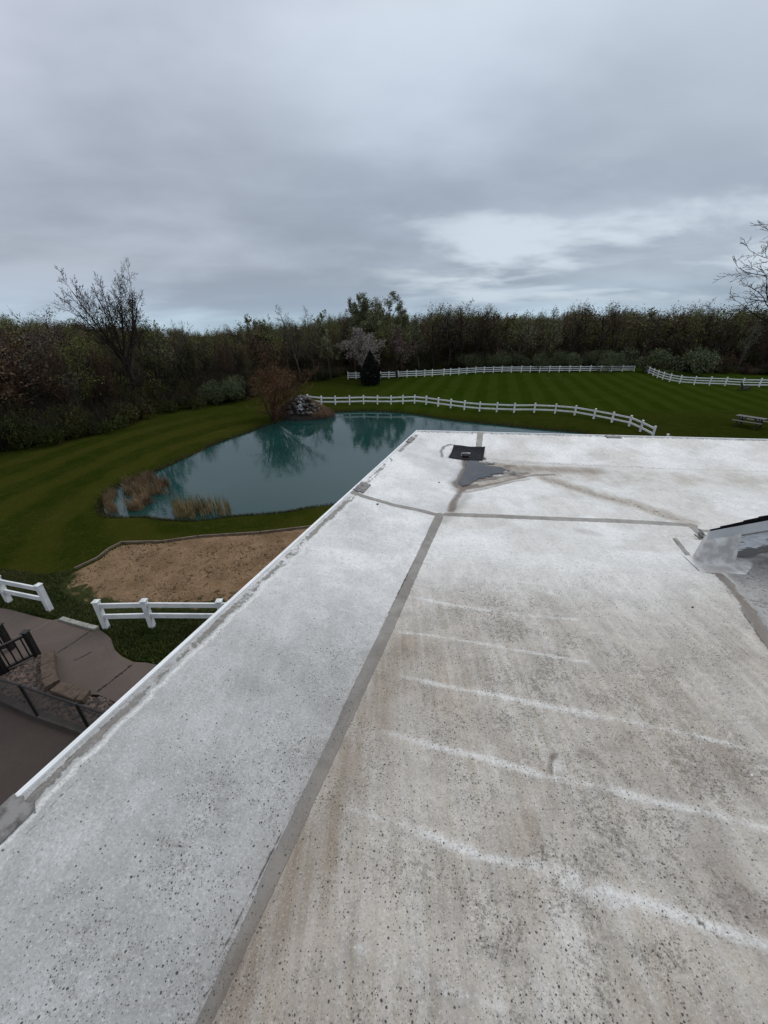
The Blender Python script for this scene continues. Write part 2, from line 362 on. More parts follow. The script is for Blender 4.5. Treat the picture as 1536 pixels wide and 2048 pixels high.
m, g = new_mat('river_stone'); M['stone'] = m
vc = g.voro(g.pos, 17.0)[1]
c = g.mix(g.math('POWER', g.xyz(vc)[0], 1.6), (0.016, 0.012, 0.010), (0.15, 0.098, 0.074)); c = g.mix(g.rng(g.xyz(vc)[1], 0.6, 0.9), c, (0.09, 0.07, 0.062))
g.put(g.b.inputs['Base Color'], c); g.b.inputs['Roughness'].default_value = 0.7; bump(g, g.noise(g.pos, 40, 3), 0.3, 0.01)
m, g = new_mat('boulder'); M['boulder'] = m
r = g.node('ShaderNodeObjectInfo').outputs['Random']
c = g.mix(r, (0.010, 0.010, 0.011), (0.050, 0.043, 0.040)); c = g.mix(g.rng(g.noise(g.pos, 5, 5, 0.7), 0.45, 0.7), c, (0.065, 0.050, 0.042))
g.put(g.b.inputs['Base Color'], c); g.b.inputs['Roughness'].default_value = 0.55; bump(g, g.noise(g.pos, 12, 4), 0.5, 0.03)
M['mulch'] = simple('dark_mulch', (0.010, 0.008, 0.007), (0.03, 0.022, 0.018), 15, 0.95, 0.8, 0.03)
M['straw'] = leafmat('straw', (0.19, 0.12, 0.07), (0.34, 0.23, 0.14), (0.11, 0.06, 0.04))

# roof coating: painted attributes say where worn, stained, seamed or speckled; tan also holds glare falloff and overhang shade
m, g = new_mat('roof_coating'); M['roof'] = m
A = {k: g.attr(k) for k in ('wht', 'gry', 'brn', 'blk', 'spk', 'tan', 'wet')}
p = g.pos
nl = g.noise(p, 1.3, 5, 0.6, 0.5); nm = g.noise(p, 7, 6, 0.65, 0.4); nf = g.noise(p, 38, 5, 0.7); nx = g.noise(p, 120, 4, 0.75)
mpr = g.node('ShaderNodeMapping'); g.put(mpr.inputs['Vector'], p); mpr.inputs['Rotation'].default_value = (0, 0, math.radians(17)); mpr.inputs['Scale'].default_value = (26, 1.6, 1)
streak = g.noise(mpr.outputs[0], 1.0, 4, 0.6)
lft = g.attr('lft')
base = g.mix(g.rng(nl, 0.32, 0.68), (0.60, 0.60, 0.59), (0.78, 0.785, 0.775))
base = g.mix(g.rng(nm, 0.35, 0.72), base, g.mix(0.6, base, (0.86, 0.87, 0.86)))
base = g.mix(g.math('MULTIPLY', g.rng(nl, 0.35, 0.65), 0.0), base, (0.30, 0.29, 0.275))
tanc = g.mix(g.rng(nm, 0.3, 0.7), (0.222, 0.176, 0.126), (0.372, 0.312, 0.240))
base = g.mix(g.math('MULTIPLY', A['tan'], g.mix(g.math('MAXIMUM', lft, 0.35), g.rng(streak, 0.30, 0.72, 1.05, 0.62), (1, 1, 1))), base, g.mix(lft, tanc, g.mix(g.rng(nm, 0.3, 0.7), (0.235, 0.233, 0.228), (0.345, 0.345, 0.34))))
whm = g.rng(g.math('ADD', A['wht'], g.math('ADD', g.math('MULTIPLY', g.math('SUBTRACT', nf, 0.5), 0.7), g.math('MULTIPLY', g.math('SUBTRACT', streak, 0.5), 0.5))), 0.14, 0.90)
base = g.mix(g.math('MULTIPLY', whm, g.rng(nx, 0.30, 0.60, 0.35, 0.85)), base, (0.70, 0.705, 0.69))
base = g.mix(g.math('MULTIPLY', g.rng(nf, 0.46, 0.70), 0.45), base, g.mix(0.65, base, (0.20, 0.19, 0.18)))
base = g.mix(g.math('MULTIPLY', g.rng(nx, 0.52, 0.68), 0.32), base, (0.80, 0.82, 0.82))
base = g.mix(g.math('MULTIPLY', g.rng(nx, 0.48, 0.32), 0.55), base, (0.24, 0.235, 0.235))
def ragged(mask, nz, k, lo=0.40, hi=0.60): return g.rng(g.math('ADD', mask, g.math('MULTIPLY', g.math('SUBTRACT', nz, 0.5), k)), lo, hi)
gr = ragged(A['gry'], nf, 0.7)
base = g.mix(g.math('MULTIPLY', gr, 0.92), base, g.mix(g.rng(nm, 0.3, 0.7), (0.150, 0.136, 0.120), (0.245, 0.230, 0.208)))
lap = g.math('MULTIPLY', g.math('MULTIPLY', gr, g.math('SUBTRACT', 1.0, gr)), 4.0)  # dirt line on seam rims, also putting the lap's edge shade into the colour
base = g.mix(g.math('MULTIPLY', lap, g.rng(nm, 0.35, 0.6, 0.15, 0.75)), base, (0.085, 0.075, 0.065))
br = g.rng(g.math('ADD', A['brn'], g.math('MULTIPLY', g.math('SUBTRACT', nm, 0.5), 0.5)), 0.05, 0.75)
base = g.mix(g.math('MULTIPLY', br, 0.92), base, g.mix(g.rng(nf, 0.35, 0.7), (0.085, 0.058, 0.042), (0.165, 0.125, 0.095)))
bl = ragged(A['blk'], nf, 0.9, 0.35, 0.65)
base = g.mix(g.math('MULTIPLY', bl, 0.88), base, (0.035, 0.030, 0.027))
def specks(scale, size, seed_off, dens):
    off = g.vmath('ADD', p, (seed_off, seed_off*0.7, 0))
    warp = g.vmath('ADD', off, g.vmath('MULTIPLY', g.node_noise_col(off, 90), (0.006, 0.006, 0)))
    o = g.voro(warp, scale, 1.0); rnd = g.xyz(o[1])
    keep = g.math('LESS_THAN', rnd[0], dens)
    rad = g.math('MULTIPLY', g.math('ADD', g.math('MULTIPLY', g.math('POWER', rnd[1], 2.0), 0.62), 0.42), size)
    return g.math('MULTIPLY', keep, g.rng(o[0], rad, g.math('MULTIPLY', rad, 0.6)))
def _nc(vec, scale):
    n = g.node('ShaderNodeTexNoise'); g.put(n.inputs['Vector'], vec); n.inputs['Scale'].default_value = scale; n.inputs['Detail'].default_value = 1
    return g.vmath('SUBTRACT', n.outputs[1], (0.5, 0.5, 0.5))
g.node_noise_col = _nc
clus = g.rng(g.noise(p, 5.5, 4, 0.65), 0.38, 0.64, 0.22, 1.15)
dn = g.math('MULTIPLY', A['spk'], clus)
s1 = specks(88, 0.36, 0.0, g.math('MULTIPLY', dn, 1.35)); s2 = specks(150, 0.42, 3.3, g.math('MULTIPLY', dn, 1.7)); s3 = specks(42, 0.20, 7.1, g.math('MULTIPLY', dn, 0.30))
grime = g.math('MULTIPLY', g.rng(g.math('ADD', g.noise(p, 75, 4, 0.8), g.math('MULTIPLY', dn, 0.10)), 0.57, 0.69), g.math('MULTIPLY', g.math('MINIMUM', dn, 1.0), 0.62))
base = g.mix(grime, base, (0.115, 0.102, 0.080))
sp = g.math('MAXIMUM', g.math('MAXIMUM', s1, s3), g.math('MULTIPLY', s2, 0.72))
base = g.mix(g.math('MULTIPLY', sp, 0.95), base, g.mix(g.rng(nl, 0.4, 0.6), (0.028, 0.027, 0.025), (0.050, 0.044, 0.030)))
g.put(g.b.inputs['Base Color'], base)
g.put(g.b.inputs['Roughness'], g.math('SUBTRACT', g.rng(nf, 0.3, 0.7, 0.42, 0.62), g.math('MULTIPLY', A['wet'], 0.35)))
g.b.inputs['Specular IOR Level'].default_value = 0.45
bump(g, g.math('ADD', g.math('ADD', g.math('MULTIPLY', nx, 0.6), nf), g.math('ADD', g.math('MULTIPLY', nm, 1.2), g.math('MULTIPLY', gr, -0.5))), 0.55, 0.008)

M['edge_metal'] = simple('white_edge_metal', (0.72, 0.74, 0.75), (0.84, 0.86, 0.87), 6, 0.35, 0.0)
M['patch'] = simple('weathered_joint_cover', (0.075, 0.068, 0.066), (0.22, 0.212, 0.208), 26, 0.7, 0.4, 0.005, contrast=(0.3, 0.6))
M['rubber'] = simple('black_rubber', (0.008, 0.008, 0.011), (0.020, 0.020, 0.026), 25, 0.75, 0.3, 0.004, 0.15)
M['drain_metal'] = simple('drain_metal', (0.22, 0.22, 0.24), (0.36, 0.36, 0.38), 25, 0.4, 0.2, 0.004)
M['void'] = simple('drain_hole', (0.004, 0.004, 0.004), (0.006, 0.006, 0.006), 5, 0.9, 0)
m, g = new_mat('peeling_paint'); M['peel'] = m
pp = g.pos
mpp = g.node('ShaderNodeMapping'); g.put(mpp.inputs['Vector'], pp); mpp.inputs['Scale'].default_value = (4, 4, 22)
k = g.rng(g.math('ADD', g.noise(mpp.outputs[0], 2.2, 5, 0.65), g.math('MULTIPLY', g.attr('low'), 0.42)), 0.64, 0.68)
g.put(g.b.inputs['Base Color'], g.mix(k, g.mix(g.rng(g.noise(mpp.outputs[0], 6, 4), 0.45, 0.6), (0.66, 0.68, 0.70), (0.50, 0.52, 0.55)), (0.15, 0.145, 0.14)))
g.b.inputs['Roughness'].default_value = 0.6; bump(g, k, 0.5, 0.004)
M['fascia'] = simple('fascia_paint', (0.44, 0.455, 0.47), (0.52, 0.535, 0.545), 5, 0.45, 0.05)
M['flash'] = simple('membrane_flashing', (0.38, 0.37, 0.355), (0.60, 0.60, 0.59), 9, 0.5, 0.6, 0.01, contrast=(0.38, 0.6))

def ico(sub=1):
    t = (1+5**.5)/2
    V = [(-1, t, 0), (1, t, 0), (-1, -t, 0), (1, -t, 0), (0, -1, t), (0, 1, t), (0, -1, -t), (0, 1, -t), (t, 0, -1), (t, 0, 1), (-t, 0, -1), (-t, 0, 1)]
    V = [np.array(v)/np.linalg.norm(v) for v in V]
    F = [(0, 11, 5), (0, 5, 1), (0, 1, 7), (0, 7, 10), (0, 10, 11), (1, 5, 9), (5, 11, 4), (11, 10, 2), (10, 7, 6), (7, 1, 8), (3, 9, 4), (3, 4, 2), (3, 2, 6), (3, 6, 8), (3, 8, 9), (4, 9, 5), (2, 4, 11), (6, 2, 10), (8, 6, 7), (9, 8, 1)]
    for _ in range(sub):
        c = {}; F2 = []
        def mid(a, b):
            k = (min(a, b), max(a, b))
            if k not in c: v = V[a]+V[b]; V.append(v/np.linalg.norm(v)); c[k] = len(V)-1
            return c[k]
        for a, b, d in F: x, y, z = mid(a, b), mid(b, d), mid(d, a); F2 += [(a, x, z), (b, y, x), (d, z, y), (x, y, z)]
        F = F2
    return np.array(V), np.array(F)
IVp, IFp = ico(1)
# ------------------------------------------------------------------ the house with its flat roof
ZR, EH = 5.9, 0.14
Cc = at(835, 862, ZR+EH)[:2]; La = at(0, 1631, ZR+EH)[:2]; Rb = at(1536, 880, ZR+EH)[:2]
ea = (La-Cc)/np.linalg.norm(La-Cc); eb = (Rb-Cc)/np.linalg.norm(Rb-Cc)
na = np.array([-ea[1], ea[0]]); na = na if na @ eb > 0 else -na      # inward from the left edge
nb = np.array([-eb[1], eb[0]]); nb = nb if nb @ ea > 0 else -nb      # inward from the far edge
WLs = 0.5*((at(882, 1032, ZR)[:2]-Cc) @ na + (at(408, 2048, ZR)[:2]-Cc) @ na)
WFs = 0.5*((at(985, 921, ZR)[:2]-Cc) @ nb + (at(1536, 942, ZR)[:2]-Cc) @ nb)
DRN = at(950, 935, ZR)[:2]
def zroof(x, y):
    dl = (x-Cc[0])*na[0]+(y-Cc[1])*na[1]; df = (x-Cc[0])*nb[0]+(y-Cc[1])*nb[1]
    h = EH*np.maximum(np.clip(1-dl/WLs, 0, 1.02)**1.35, np.clip(1-df/WFs, 0, 1.02)**1.2)
    return ZR+h-0.012*np.exp(-(((x-DRN[0])**2+(y-DRN[1])**2)/0.35**2))
def roofpt(u, v):
    z = ZR
    for _ in range(8): q = at(u, v, z); z = float(zroof(q[0], q[1]))
    return np.array([q[0], q[1], z])
def lines(a, b, st, hi):
    l = list(np.arange(a, b, st)); s = st
    while l[-1] < hi: s *= 1.3; l.append(l[-1]+s)
    return np.array(l)
ls = lines(0, 6.3, 0.014, 10.0); lt = np.concatenate([np.arange(0, 0.22, 0.007), lines(0.22, 5.2, 0.014, 13.0)])
RS, RT = np.meshgrid(ls, lt, indexing='ij')
RX = Cc[0]+ea[0]*RS+eb[0]*RT; RY = Cc[1]+ea[1]*RS+eb[1]*RT
RZ = zroof(RX, RY)
ch = {k: np.zeros(RX.shape) for k in ('wht', 'gry', 'brn', 'blk', 'spk', 'tan', 'wet', 'lft')}
WX = fnoise(RX, RY, 6, 97, 4); WY = fnoise(RX, RY, 6, 99, 4)
def paint(c, px, w_, amp=1.0, soft=None, dz=0.0, fade=None):
    P_ = [roofpt(u, v)[:2] for u, v in px]; soft = w_*0.35 if soft is None else soft
    wk = 0.045 if c in ('brn', 'tan') else 0.0
    d = seg_dist(RX+wk*(WX-0.5), RY+wk*(WY-0.5), P_); d = d+0.35*soft*(fnoise(RX, RY, 9, 41, 2)-0.5)*2
    m_ = amp*(1-sstep(d, max(0, w_/2-soft), w_/2+soft))
    if fade: m_ = m_*(1-fade+fade*sstep(fnoise(RX, RY, 4.3, 51, 4), 0.36, 0.60))
    ch[c] = np.maximum(ch[c], m_)
    if dz: RZ[...] += dz*m_
def blob(c, u, v, r_, amp, asp=1.0, mode='max'):
    q = roofpt(u, v); dx_, dy_ = RX-q[0], RY-q[1]
    al = dx_*ea[0]+dy_*ea[1]; ac = dx_*na[0]+dy_*na[1]
    m_ = amp*np.exp(-((al/(r_*asp))**2+(ac/r_)**2))
    ch[c] = np.maximum(ch[c], m_) if mode == 'max' else ch[c]+m_
# seams
SL = lambda v: (880-(v-1030)*0.4637, v)
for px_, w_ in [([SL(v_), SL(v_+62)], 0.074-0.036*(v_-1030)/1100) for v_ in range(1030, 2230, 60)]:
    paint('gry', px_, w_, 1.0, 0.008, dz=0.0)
RZ += 0.003*(ch['gry'] > 0.5)
paint('blk', [(871, 1034), (800, 1180), (690, 1402), (545, 1700), (458, 1874), (390, 2048), (306, 2240)], 0.006, 0.66, 0.003, dz=-0.002)
paint('blk', [(598, 1672), (520, 1840), (424, 2048), (340, 2230)], 0.006, 0.40, 0.004, fade=0.5)
paint('brn', [(790, 1330), (700, 1500), (600, 1740), (520, 1930), (440, 2140)], 0.30, 0.24, 0.24)
paint('brn', [(560, 1950), (600, 2048), (640, 2200)], 0.30, 0.22, 0.25)
paint('brn', [(690, 1470), (648, 1555), (594, 1668), (514, 1840), (420, 2048), (335, 2230)], 0.020, 0.55, 0.012, fade=0.5)
paint('brn', [(600, 1680), (520, 1850), (430, 2048), (350, 2230)], 0.035, 0.50, 0.03, fade=0.4)
paint('gry', [(895, 1029), (1000, 1033), (1100, 1037), (1250, 1043), (1385, 1050)], 0.075, 1.0, 0.012, dz=0.003)
paint('blk', [(895, 1033), (1000, 1037), (1250, 1047), (1385, 1053)], 0.010, 0.45, 0.006, fade=0.4)
paint('gry', [(700, 983), (722, 991), (790, 1011), (840, 1021), (878, 1031)], 0.060, 1.0, 0.012, dz=0.003)
paint('blk', [(722, 995), (790, 1015), (840, 1025), (878, 1035)], 0.008, 0.4, 0.004)
paint('gry', [(961, 864), (957, 897)], 0.095, 0.75, 0.02)
paint('gry', [(884, 914), (882, 901), (888, 893), (900, 889), (926, 893)], 0.06, 0.62, 0.03)
paint('wht', [(890, 912), (890, 903), (896, 897)], 0.05, 0.9, 0.02, dz=0.008)
paint('gry', [(1382, 1050), (1396, 1063), (1414, 1080)], 0.065, 0.9, 0.02)
paint('gry', [(1400, 1061), (1430, 1063), (1475, 1062)], 0.05, 0.8, 0.015)
paint('gry', [(1350, 1078), (1400, 1140), (1425, 1146)], 0.045, 0.8, 0.02)
paint('blk', [(1344, 1073), (1368, 1104), (1395, 1141), (1425, 1144), (1462, 1141), (1483, 1131)], 0.008, 0.7, 0.003, dz=-0.003)
paint('gry', [(1345, 1075), (1372, 1073), (1392, 1073)], 0.012, 0.6, 0.006)
# overlap band going off right
paint('gry', [(1440, 1150), (1482, 1198), (1512, 1243), (1560, 1310), (1640, 1410)], 0.095, 0.72, 0.04, fade=0.25)
paint('brn', [(1440, 1150), (1482, 1198), (1512, 1243), (1560, 1310)], 0.08, 0.42, 0.04)
paint('blk', [(1424, 1145), (1446, 1172), (1468, 1199), (1498, 1243), (1540, 1303), (1620, 1410)], 0.008, 0.6, 0.003, dz=-0.003)
shade_pg = [roofpt(u, v)[:2] for u, v in [(1448, 1142), (1500, 1120), (1700, 1100), (2400, 1300), (1900, 1700), (1640, 1410), (1560, 1300), (1500, 1215)]]  # grey area by the rake: the overhang's shade put into the colour
ch['tan'] = np.maximum(ch['tan'], 1-sstep(sdist(RX, RY, shade_pg), -0.03, 0.04)); 
ch['gry'] = np.maximum(ch['gry'], 0.40*(1-sstep(sdist(RX, RY, shade_pg), -0.05, 0.05)))
# coating peeled back along both edges
dl = (RX-Cc[0])*na[0]+(RY-Cc[1])*na[1]; df = (RX-Cc[0])*nb[0]+(RY-Cc[1])*nb[1]
wav = 0.066+0.05*(fnoise(RS, RT*0, 2.0, 61, 3)-0.5)+0.05*(fnoise(RS, RT*0, 13.0, 62, 4)-0.5)
ch['blk'] = np.maximum(ch['blk'], 0.5*np.exp(-((dl-0.020)/0.006)**2))
e1 = sstep(dl, 0.016, 0.022)*(1-sstep(dl, wav-0.012, wav+0.004))
e1 = e1*np.where(RS > 1.55, 1, 0.45+0.8*(fnoise(RS, RT, 5, 63, 3) > 0.5))
ch['gry'] = np.maximum(ch['gry'], e1*(0.30+0.42*fnoise(RS*0.6, RT*3, 9, 66, 3)))
lip = np.exp(-((dl-wav-0.014)/0.012)**2)*np.where(RS > 1.4, 1, 0.5); ch['wht'] = np.maximum(ch['wht'], lip); RZ += 0.005*lip
e3 = np.exp(-((dl-wav-0.040-0.02*fnoise(RS, RT*0, 4.0, 67, 2))/0.008)**2)*(fnoise(RS, RT*0, 2.2, 69, 2) > 0.60); ch['gry'] = np.maximum(ch['gry'], e3*0.5)
e2 = (1-sstep(df, 0.03+0.03*fnoise(RT, RS*0, 4, 65, 3), 0.045+0.03*fnoise(RT, RS*0, 4, 65, 3))); ch['gry'] = np.maximum(ch['gry'], e2*0.45)
# valley stains round the drain
paint('gry', [(985, 921), (1060, 925), (1150, 929), (1343, 937), (1536, 942), (1800, 955)], 0.07, 0.42, 0.05)
paint('brn', [(972, 917), (1010, 922), (1060, 926), (1150, 929)], 0.09, 0.32, 0.07)
paint('brn', [(1000, 925), (1343, 938), (1536, 944)], 0.03, 0.24, 0.02)
paint('tan', [(1080, 945), (1250, 955), (1536, 968), (1800, 985)], 0.42, 0.75, 0.25, fade=0.4)
paint('tan', [(985, 930), (1060, 938), (1180, 942)], 0.30, 1.0, 0.12)
paint('brn', [(975, 928), (1040, 938), (1110, 940), (1200, 943)], 0.20, 0.34, 0.16)
paint('brn', [(1090, 955), (1180, 984), (1290, 1015)], 0.10, 0.16, 0.09)
paint('gry', [(1085, 955), (1182, 985), (1275, 1011), (1370, 1042)], 0.15, 0.42, 0.12)
paint('tan', [(1085, 955), (1182, 985), (1275, 1011), (1370, 1042)], 0.20, 0.9, 0.12)
pud_px = [(933, 923), (946, 913), (959, 911.5), (967, 913), (966, 921.6), (979, 925), (993, 932), (1008, 939), (1024, 946), (1028, 950), (1010, 950), (989, 951.5), (965, 955), (955, 960), (946, 967.5), (929, 973), (917.3, 971), (915.9, 964.6), (924.5, 950), (930, 937)]
paint('brn', [(931, 922), (929, 937), (922, 950), (912, 965), (914, 974), (930, 977), (948, 971)], 0.055, 0.80, 0.035)
paint('tan', [(933, 922), (928, 945), (914, 965), (920, 978), (960, 968), (1040, 952)], 0.16, 1.0, 0.08)
paint('brn', [(926, 979), (960, 973), (1000, 965), (1040, 955), (1070, 950), (1105, 949)], 0.045, 0.62, 0.035)
paint('brn', [(930, 985), (970, 977), (1015, 966), (1060, 957)], 0.035, 0.48, 0.03)
paint('brn', [(955, 962), (990, 955), (1030, 950)], 0.07, 0.68, 0.05)
paint('brn', [(1000, 935), (1035, 945), (1050, 948)], 0.07, 0.55, 0.05)
paint('brn', [(926, 978), (916, 990), (908, 1008), (903, 1022)], 0.085, 0.72, 0.035)
paint('brn', [(935, 990), (915, 1010), (905, 1028), (885, 1040)], 0.13, 0.38, 0.09)
fill = [roofpt(u, v)[:2] for u, v in [(966, 918), (1030, 932), (1062, 947), (1000, 963), (935, 980), (915, 980), (930, 950)]]
ch['brn'] = np.maximum(ch['brn'], (1-sstep(sdist(RX+.05*(WX-.5), RY+.05*(WY-.5), fill), -0.06, 0.05))*(0.15+0.9*sstep(fnoise(RX, RY*1.6, 7, 103, 4), 0.42, 0.66)))
paint('blk', [(902, 1019), (912, 1017)], 0.025, 0.55, 0.012)
paint('blk', [(985, 919), (995, 921)], 0.018, 0.7, 0.008); paint('blk', [(1026, 926), (1040, 926.5), (1052, 929)], 0.020, 0.7, 0.008)
paint('blk', [(1026, 944), (1032, 949)], 0.025, 0.8, 0.01)
paint('brn', [(896, 995), (890, 1010), (886, 1025)], 0.12, 0.22, 0.10)
# worn pale ridges across the insulation boards
ridges = [([(880, 1071), (940, 1074), (1000, 1078)], .03, .5), ([(868.7, 1103), (920, 1107), (972, 1111.6), (1120, 1124), (1288, 1139), (1375, 1147)], .04, .8), ([(852, 1146), (907, 1150), (1040, 1164), (1163, 1177)], .035, .8),
          ([(822.5, 1193), (885, 1207), (972, 1220.5), (1048, 1231), (1154.5, 1239.5)], .035, 1.), ([(798, 1264), (860, 1271), (918, 1280), (1026.6, 1299), (1173.6, 1324)], .035, 1.), 
          ([(798, 1351), (918, 1378), (1037.5, 1400), (1108, 1416.5), (1217, 1435.5), (1326, 1457), (1462, 1490)], .040, .95), ([(1037.5, 1400), (1108, 1416.5), (1217, 1435.5)], .055, .9),
          ([(765, 1463), (863, 1492), (973, 1516.7), (1087, 1551.7), (1195, 1574), (1290.6, 1599), (1449.5, 1634), (1536, 1659.7), (1650, 1700)], .045, 1.), 
          ([(706, 1618), (814, 1653), (903, 1691), (973, 1717), (1087, 1736), (1163.6, 1780), (1290.6, 1806), (1354, 1831), (1449.5, 1863), (1536, 1888), (1700, 1940)], .05, 1.),
          ([(1087, 1736), (1163.6, 1780), (1240, 1795)], .10, .9), ([(814, 1655), (903, 1690)], .035, 1.), ([(712, 1895), (735, 1905)], .04, .7), ([(789, 1926.5), (877.7, 1971), (1005, 2015)], .045, .6),
          ([(650, 1063), (691, 1072.5), (732, 1076.6)], .014, .9), ([(639, 1212), (675, 1218.8), (702, 1221.6)], .012, 1.), ([(560, 1200), (600, 1209)], .012, .7), ([(748.7, 1113.5), (779, 1119)], .012, .8),
          ([(880, 1075), (858, 1130), (836, 1182)], .018, .45), ([(1195, 1574), (1290.6, 1599)], .07, .8), ([(905, 1150), (960, 1158), (1000, 1166)], .02, .7), ([(880, 1238), (960, 1250), (1030, 1262)], .012, .6), ([(1200, 1240), (1290, 1258)], .015, .5), ([(1240, 1345), (1330, 1362), (1400, 1380)], .02, .6), ([(860, 1320), (930, 1334)], .012, .5), ([(1330, 1457), (1440, 1484), (1536, 1510)], .03, .7), ([(905, 1590), (960, 1606)], .015, .5), ([(1230, 1700), (1330, 1728), (1430, 1760)], .025, .5), ([(860, 1790), (930, 1815)], .02, .5), ([(1130, 1900), (1250, 1945), (1350, 1975)], .03, .6)]
for px, w_, a_ in ridges: paint('wht', px, w_*0.42, a_*0.80, w_*0.48, dz=0.003, fade=0.32); paint('wht', px, w_*1.5, a_*0.22, w_*0.9, fade=0.4)
# broad tone
paint('tan', [(810, 1290), (700, 1500), (600, 1720), (520, 1900), (460, 2048), (400, 2200)], 0.38, 1.0, 0.24)
paint('brn', [(700, 1520), (610, 1740), (540, 1900), (470, 2048)], 0.12, 0.30, 0.11)
for (u, v, r_, a_, s_) in [(1000, 1270, .42, .75, 1.2), (1200, 1330, .5, .7, 1), (1050, 1660, .16, 1.0, 1.6), (1060, 1700, .3, .8, 1.5), (800, 1450, .35, .75, 1), (1300, 1480, .35, .8, 1), (1400, 1350, .5, .65, 1), (1490, 1300, .3, .6, 1),
                     (1400, 1750, .22, .9, 1), (700, 1850, .25, .85, 1), (1420, 1950, .2, .7, 1), (930, 1130, .25, .35, 1), (925, 1170, .12, .5, 1), (640, 1780, .2, .9, 1.5), (900, 1570, .3, .7, 1), (1150, 1090, .4, .3, 1), (1480, 960, .5, .6, 1), (1300, 960, .5, .5, 1)]:
    blob('tan', u, v, r_, a_, s_)
paint('tan', [(640, 1350), (480, 1520), (300, 1700), (150, 1830)], 0.22, 0.45, 0.18, fade=0.5)
for (u, v, r_, a_) in [(1130, 1085, .6, .5), (1250, 1110, .5, .4), (560, 1190, .5, .45), (400, 1400, .3, .5), (150, 1650, .22, .55), (1100, 1010, .6, .35), (900, 950, .9, .35), (1130, 1880, .10, .7), (1100, 2000, .08, .6)]: blob('wht', u, v, r_, a_*0.75, 1.6)
for (u, v) in [(1110, 1530), (1150, 1760), (1250, 1150), (1240, 1180), (1190, 1065), (1100, 1185)]: blob('wht', u, v, 0.035, 0.8)
paint('brn', [(1100, 1545), (1101, 1530), (1106, 1514), (1118, 1509)], 0.018, 0.62, 0.010)
paint('brn', [(1168, 1503), (1190, 1510), (1208, 1527)], 0.025, 0.42, 0.018); paint('brn', [(1210, 1487), (1240, 1495)], 0.04, 0.34, 0.03)
paint('brn', [(1245, 1545), (1262, 1570)], 0.02, 0.4, 0.015); paint('gry', [(1085, 1690), (1086, 1722)], 0.02, 0.6, 0.012); paint('gry', [(1375, 1825), (1440, 1880)], 0.03, 0.45, 0.02)
paint('brn', [(1160, 1060), (1190, 1068)], 0.10, 0.30, 0.08); paint('brn', [(1220, 1190), (1260, 1196)], 0.05, 0.22, 0.04)
for (u, v, r_, a_) in [(1430, 1720, .12, .35), (1480, 1800, .10, .4), (1300, 1560, .1, .25), (1260, 1480, .10, .25), (1420, 1100, .10, .2)]: blob('brn', u, v, r_, a_)
for (u, v, r0_) in [(1455, 1395, .05), (1455, 1395, .085), (1455, 1395, .12), (1500, 1500, .06), (1500, 1500, .10), (1400, 1330, .05), (1380, 1560, .07), (1240, 1150, .05), (1190, 1070, .045)]:
    q = roofpt(u, v); dd_ = np.hypot(RX-q[0], RY-q[1]); an_ = np.arctan2(RY-q[1], RX-q[0]); m_ = np.exp(-((dd_-r0_*(1+0.15*np.sin(an_*3)))/0.006)**2)*(fnoise(RX, RY, 5, 111, 3) > 0.46)*0.30
    ch['brn'] = np.maximum(ch['brn'], m_); ch['wht'] = np.maximum(ch['wht'], 1.2*np.exp(-((dd_-r0_-0.014)/0.007)**2)*0.4)
# granule specks: where they gather
for (u, v, r_, a_) in [(1010, 1250, .30, 1.0), (970, 1225, .16, .9), (1100, 1320, .32, .8), (1180, 1210, .25, .6), (1250, 1330, .35, .6), (930, 1300, .18, .5), (1010, 1400, .18, .8), (1150, 1400, .25, .8), (1320, 1470, .25, .9), (1430, 1540, .25, .8),
                     (1480, 1750, .30, 1.2), (1300, 1850, .30, .9), (1500, 1980, .25, 1.1), (1150, 1950, .22, .7), (1000, 1880, .2, .7), (900, 1750, .25, .5), (1200, 1620, .2, .55), (1290, 1680, .14, .8), (800, 1980, .2, .5), (1000, 1560, .25, .5), (1350, 1300, .5, .45),
                     (700, 1330, .16, .35), (640, 1420, .2, .45), (560, 1480, .2, .45), (470, 1600, .2, .5), (380, 1720, .2, .45), (330, 1900, .22, .5), (200, 2000, .2, .5), (520, 1700, .15, .25), (450, 1950, .12, .3), (700, 1700, .4, .40), (850, 1450, .4, .4)]:
    blob('spk', u, v, r_*1.35, a_*1.3)
ch['spk'] = np.clip(np.clip(ch['spk'], 0, 1.0)+0.30*sstep(RS, 3.0, 4.6)*(0.6+0.4*(RT > WLs)), 0, 1.15)+0.02
ch['spk'] *= 0.45+0.9*fnoise(RX, RY, 2.4, 91, 4); ch['spk'] *= (1-0.75*np.clip(ch['wht'], 0, 1))*(1-0.5*(ch['gry'] > .5))
far_t = 0.34*sstep(fnoise(RX, RY*1.3, 1.7, 107, 5), 0.40, 0.62)
glare_tb = sstep(RS+0.5*(fnoise(RX, RY, 1.3, 83, 3)-0.5)-0.5*(RT < 0.9), 2.7, 4.5)*(0.70+0.30*fnoise(RX, RY, 3.0, 87, 4)); ch['tan'] = np.maximum(ch['tan'], np.maximum(glare_tb*0.98, far_t))  # darker near end: glare and exposure falloff put into the colour, besides wear
ch['lft'] = 1-sstep((RX-Cc[0])*na[0]+(RY-Cc[1])*na[1], WLs-0.02, WLs+0.02)
blob('tan', 60, 1980, .5, .75, 1.3); blob('tan', 420, 1720, .35, .75, 1.5); blob('tan', 200, 1900, .4, .8, 1.5); blob('tan', 600, 1420, .3, .45, 1.5)  # near left deepened further as part of that painted falloff
ch['lft'] = np.maximum(ch['lft'], 1-sstep(sdist(RX, RY, shade_pg), -0.03, 0.04))  # the painted overhang shade takes the same neutral grey
paint('wet', pud_px+[pud_px[0]], 0.10, 1.0, 0.05)
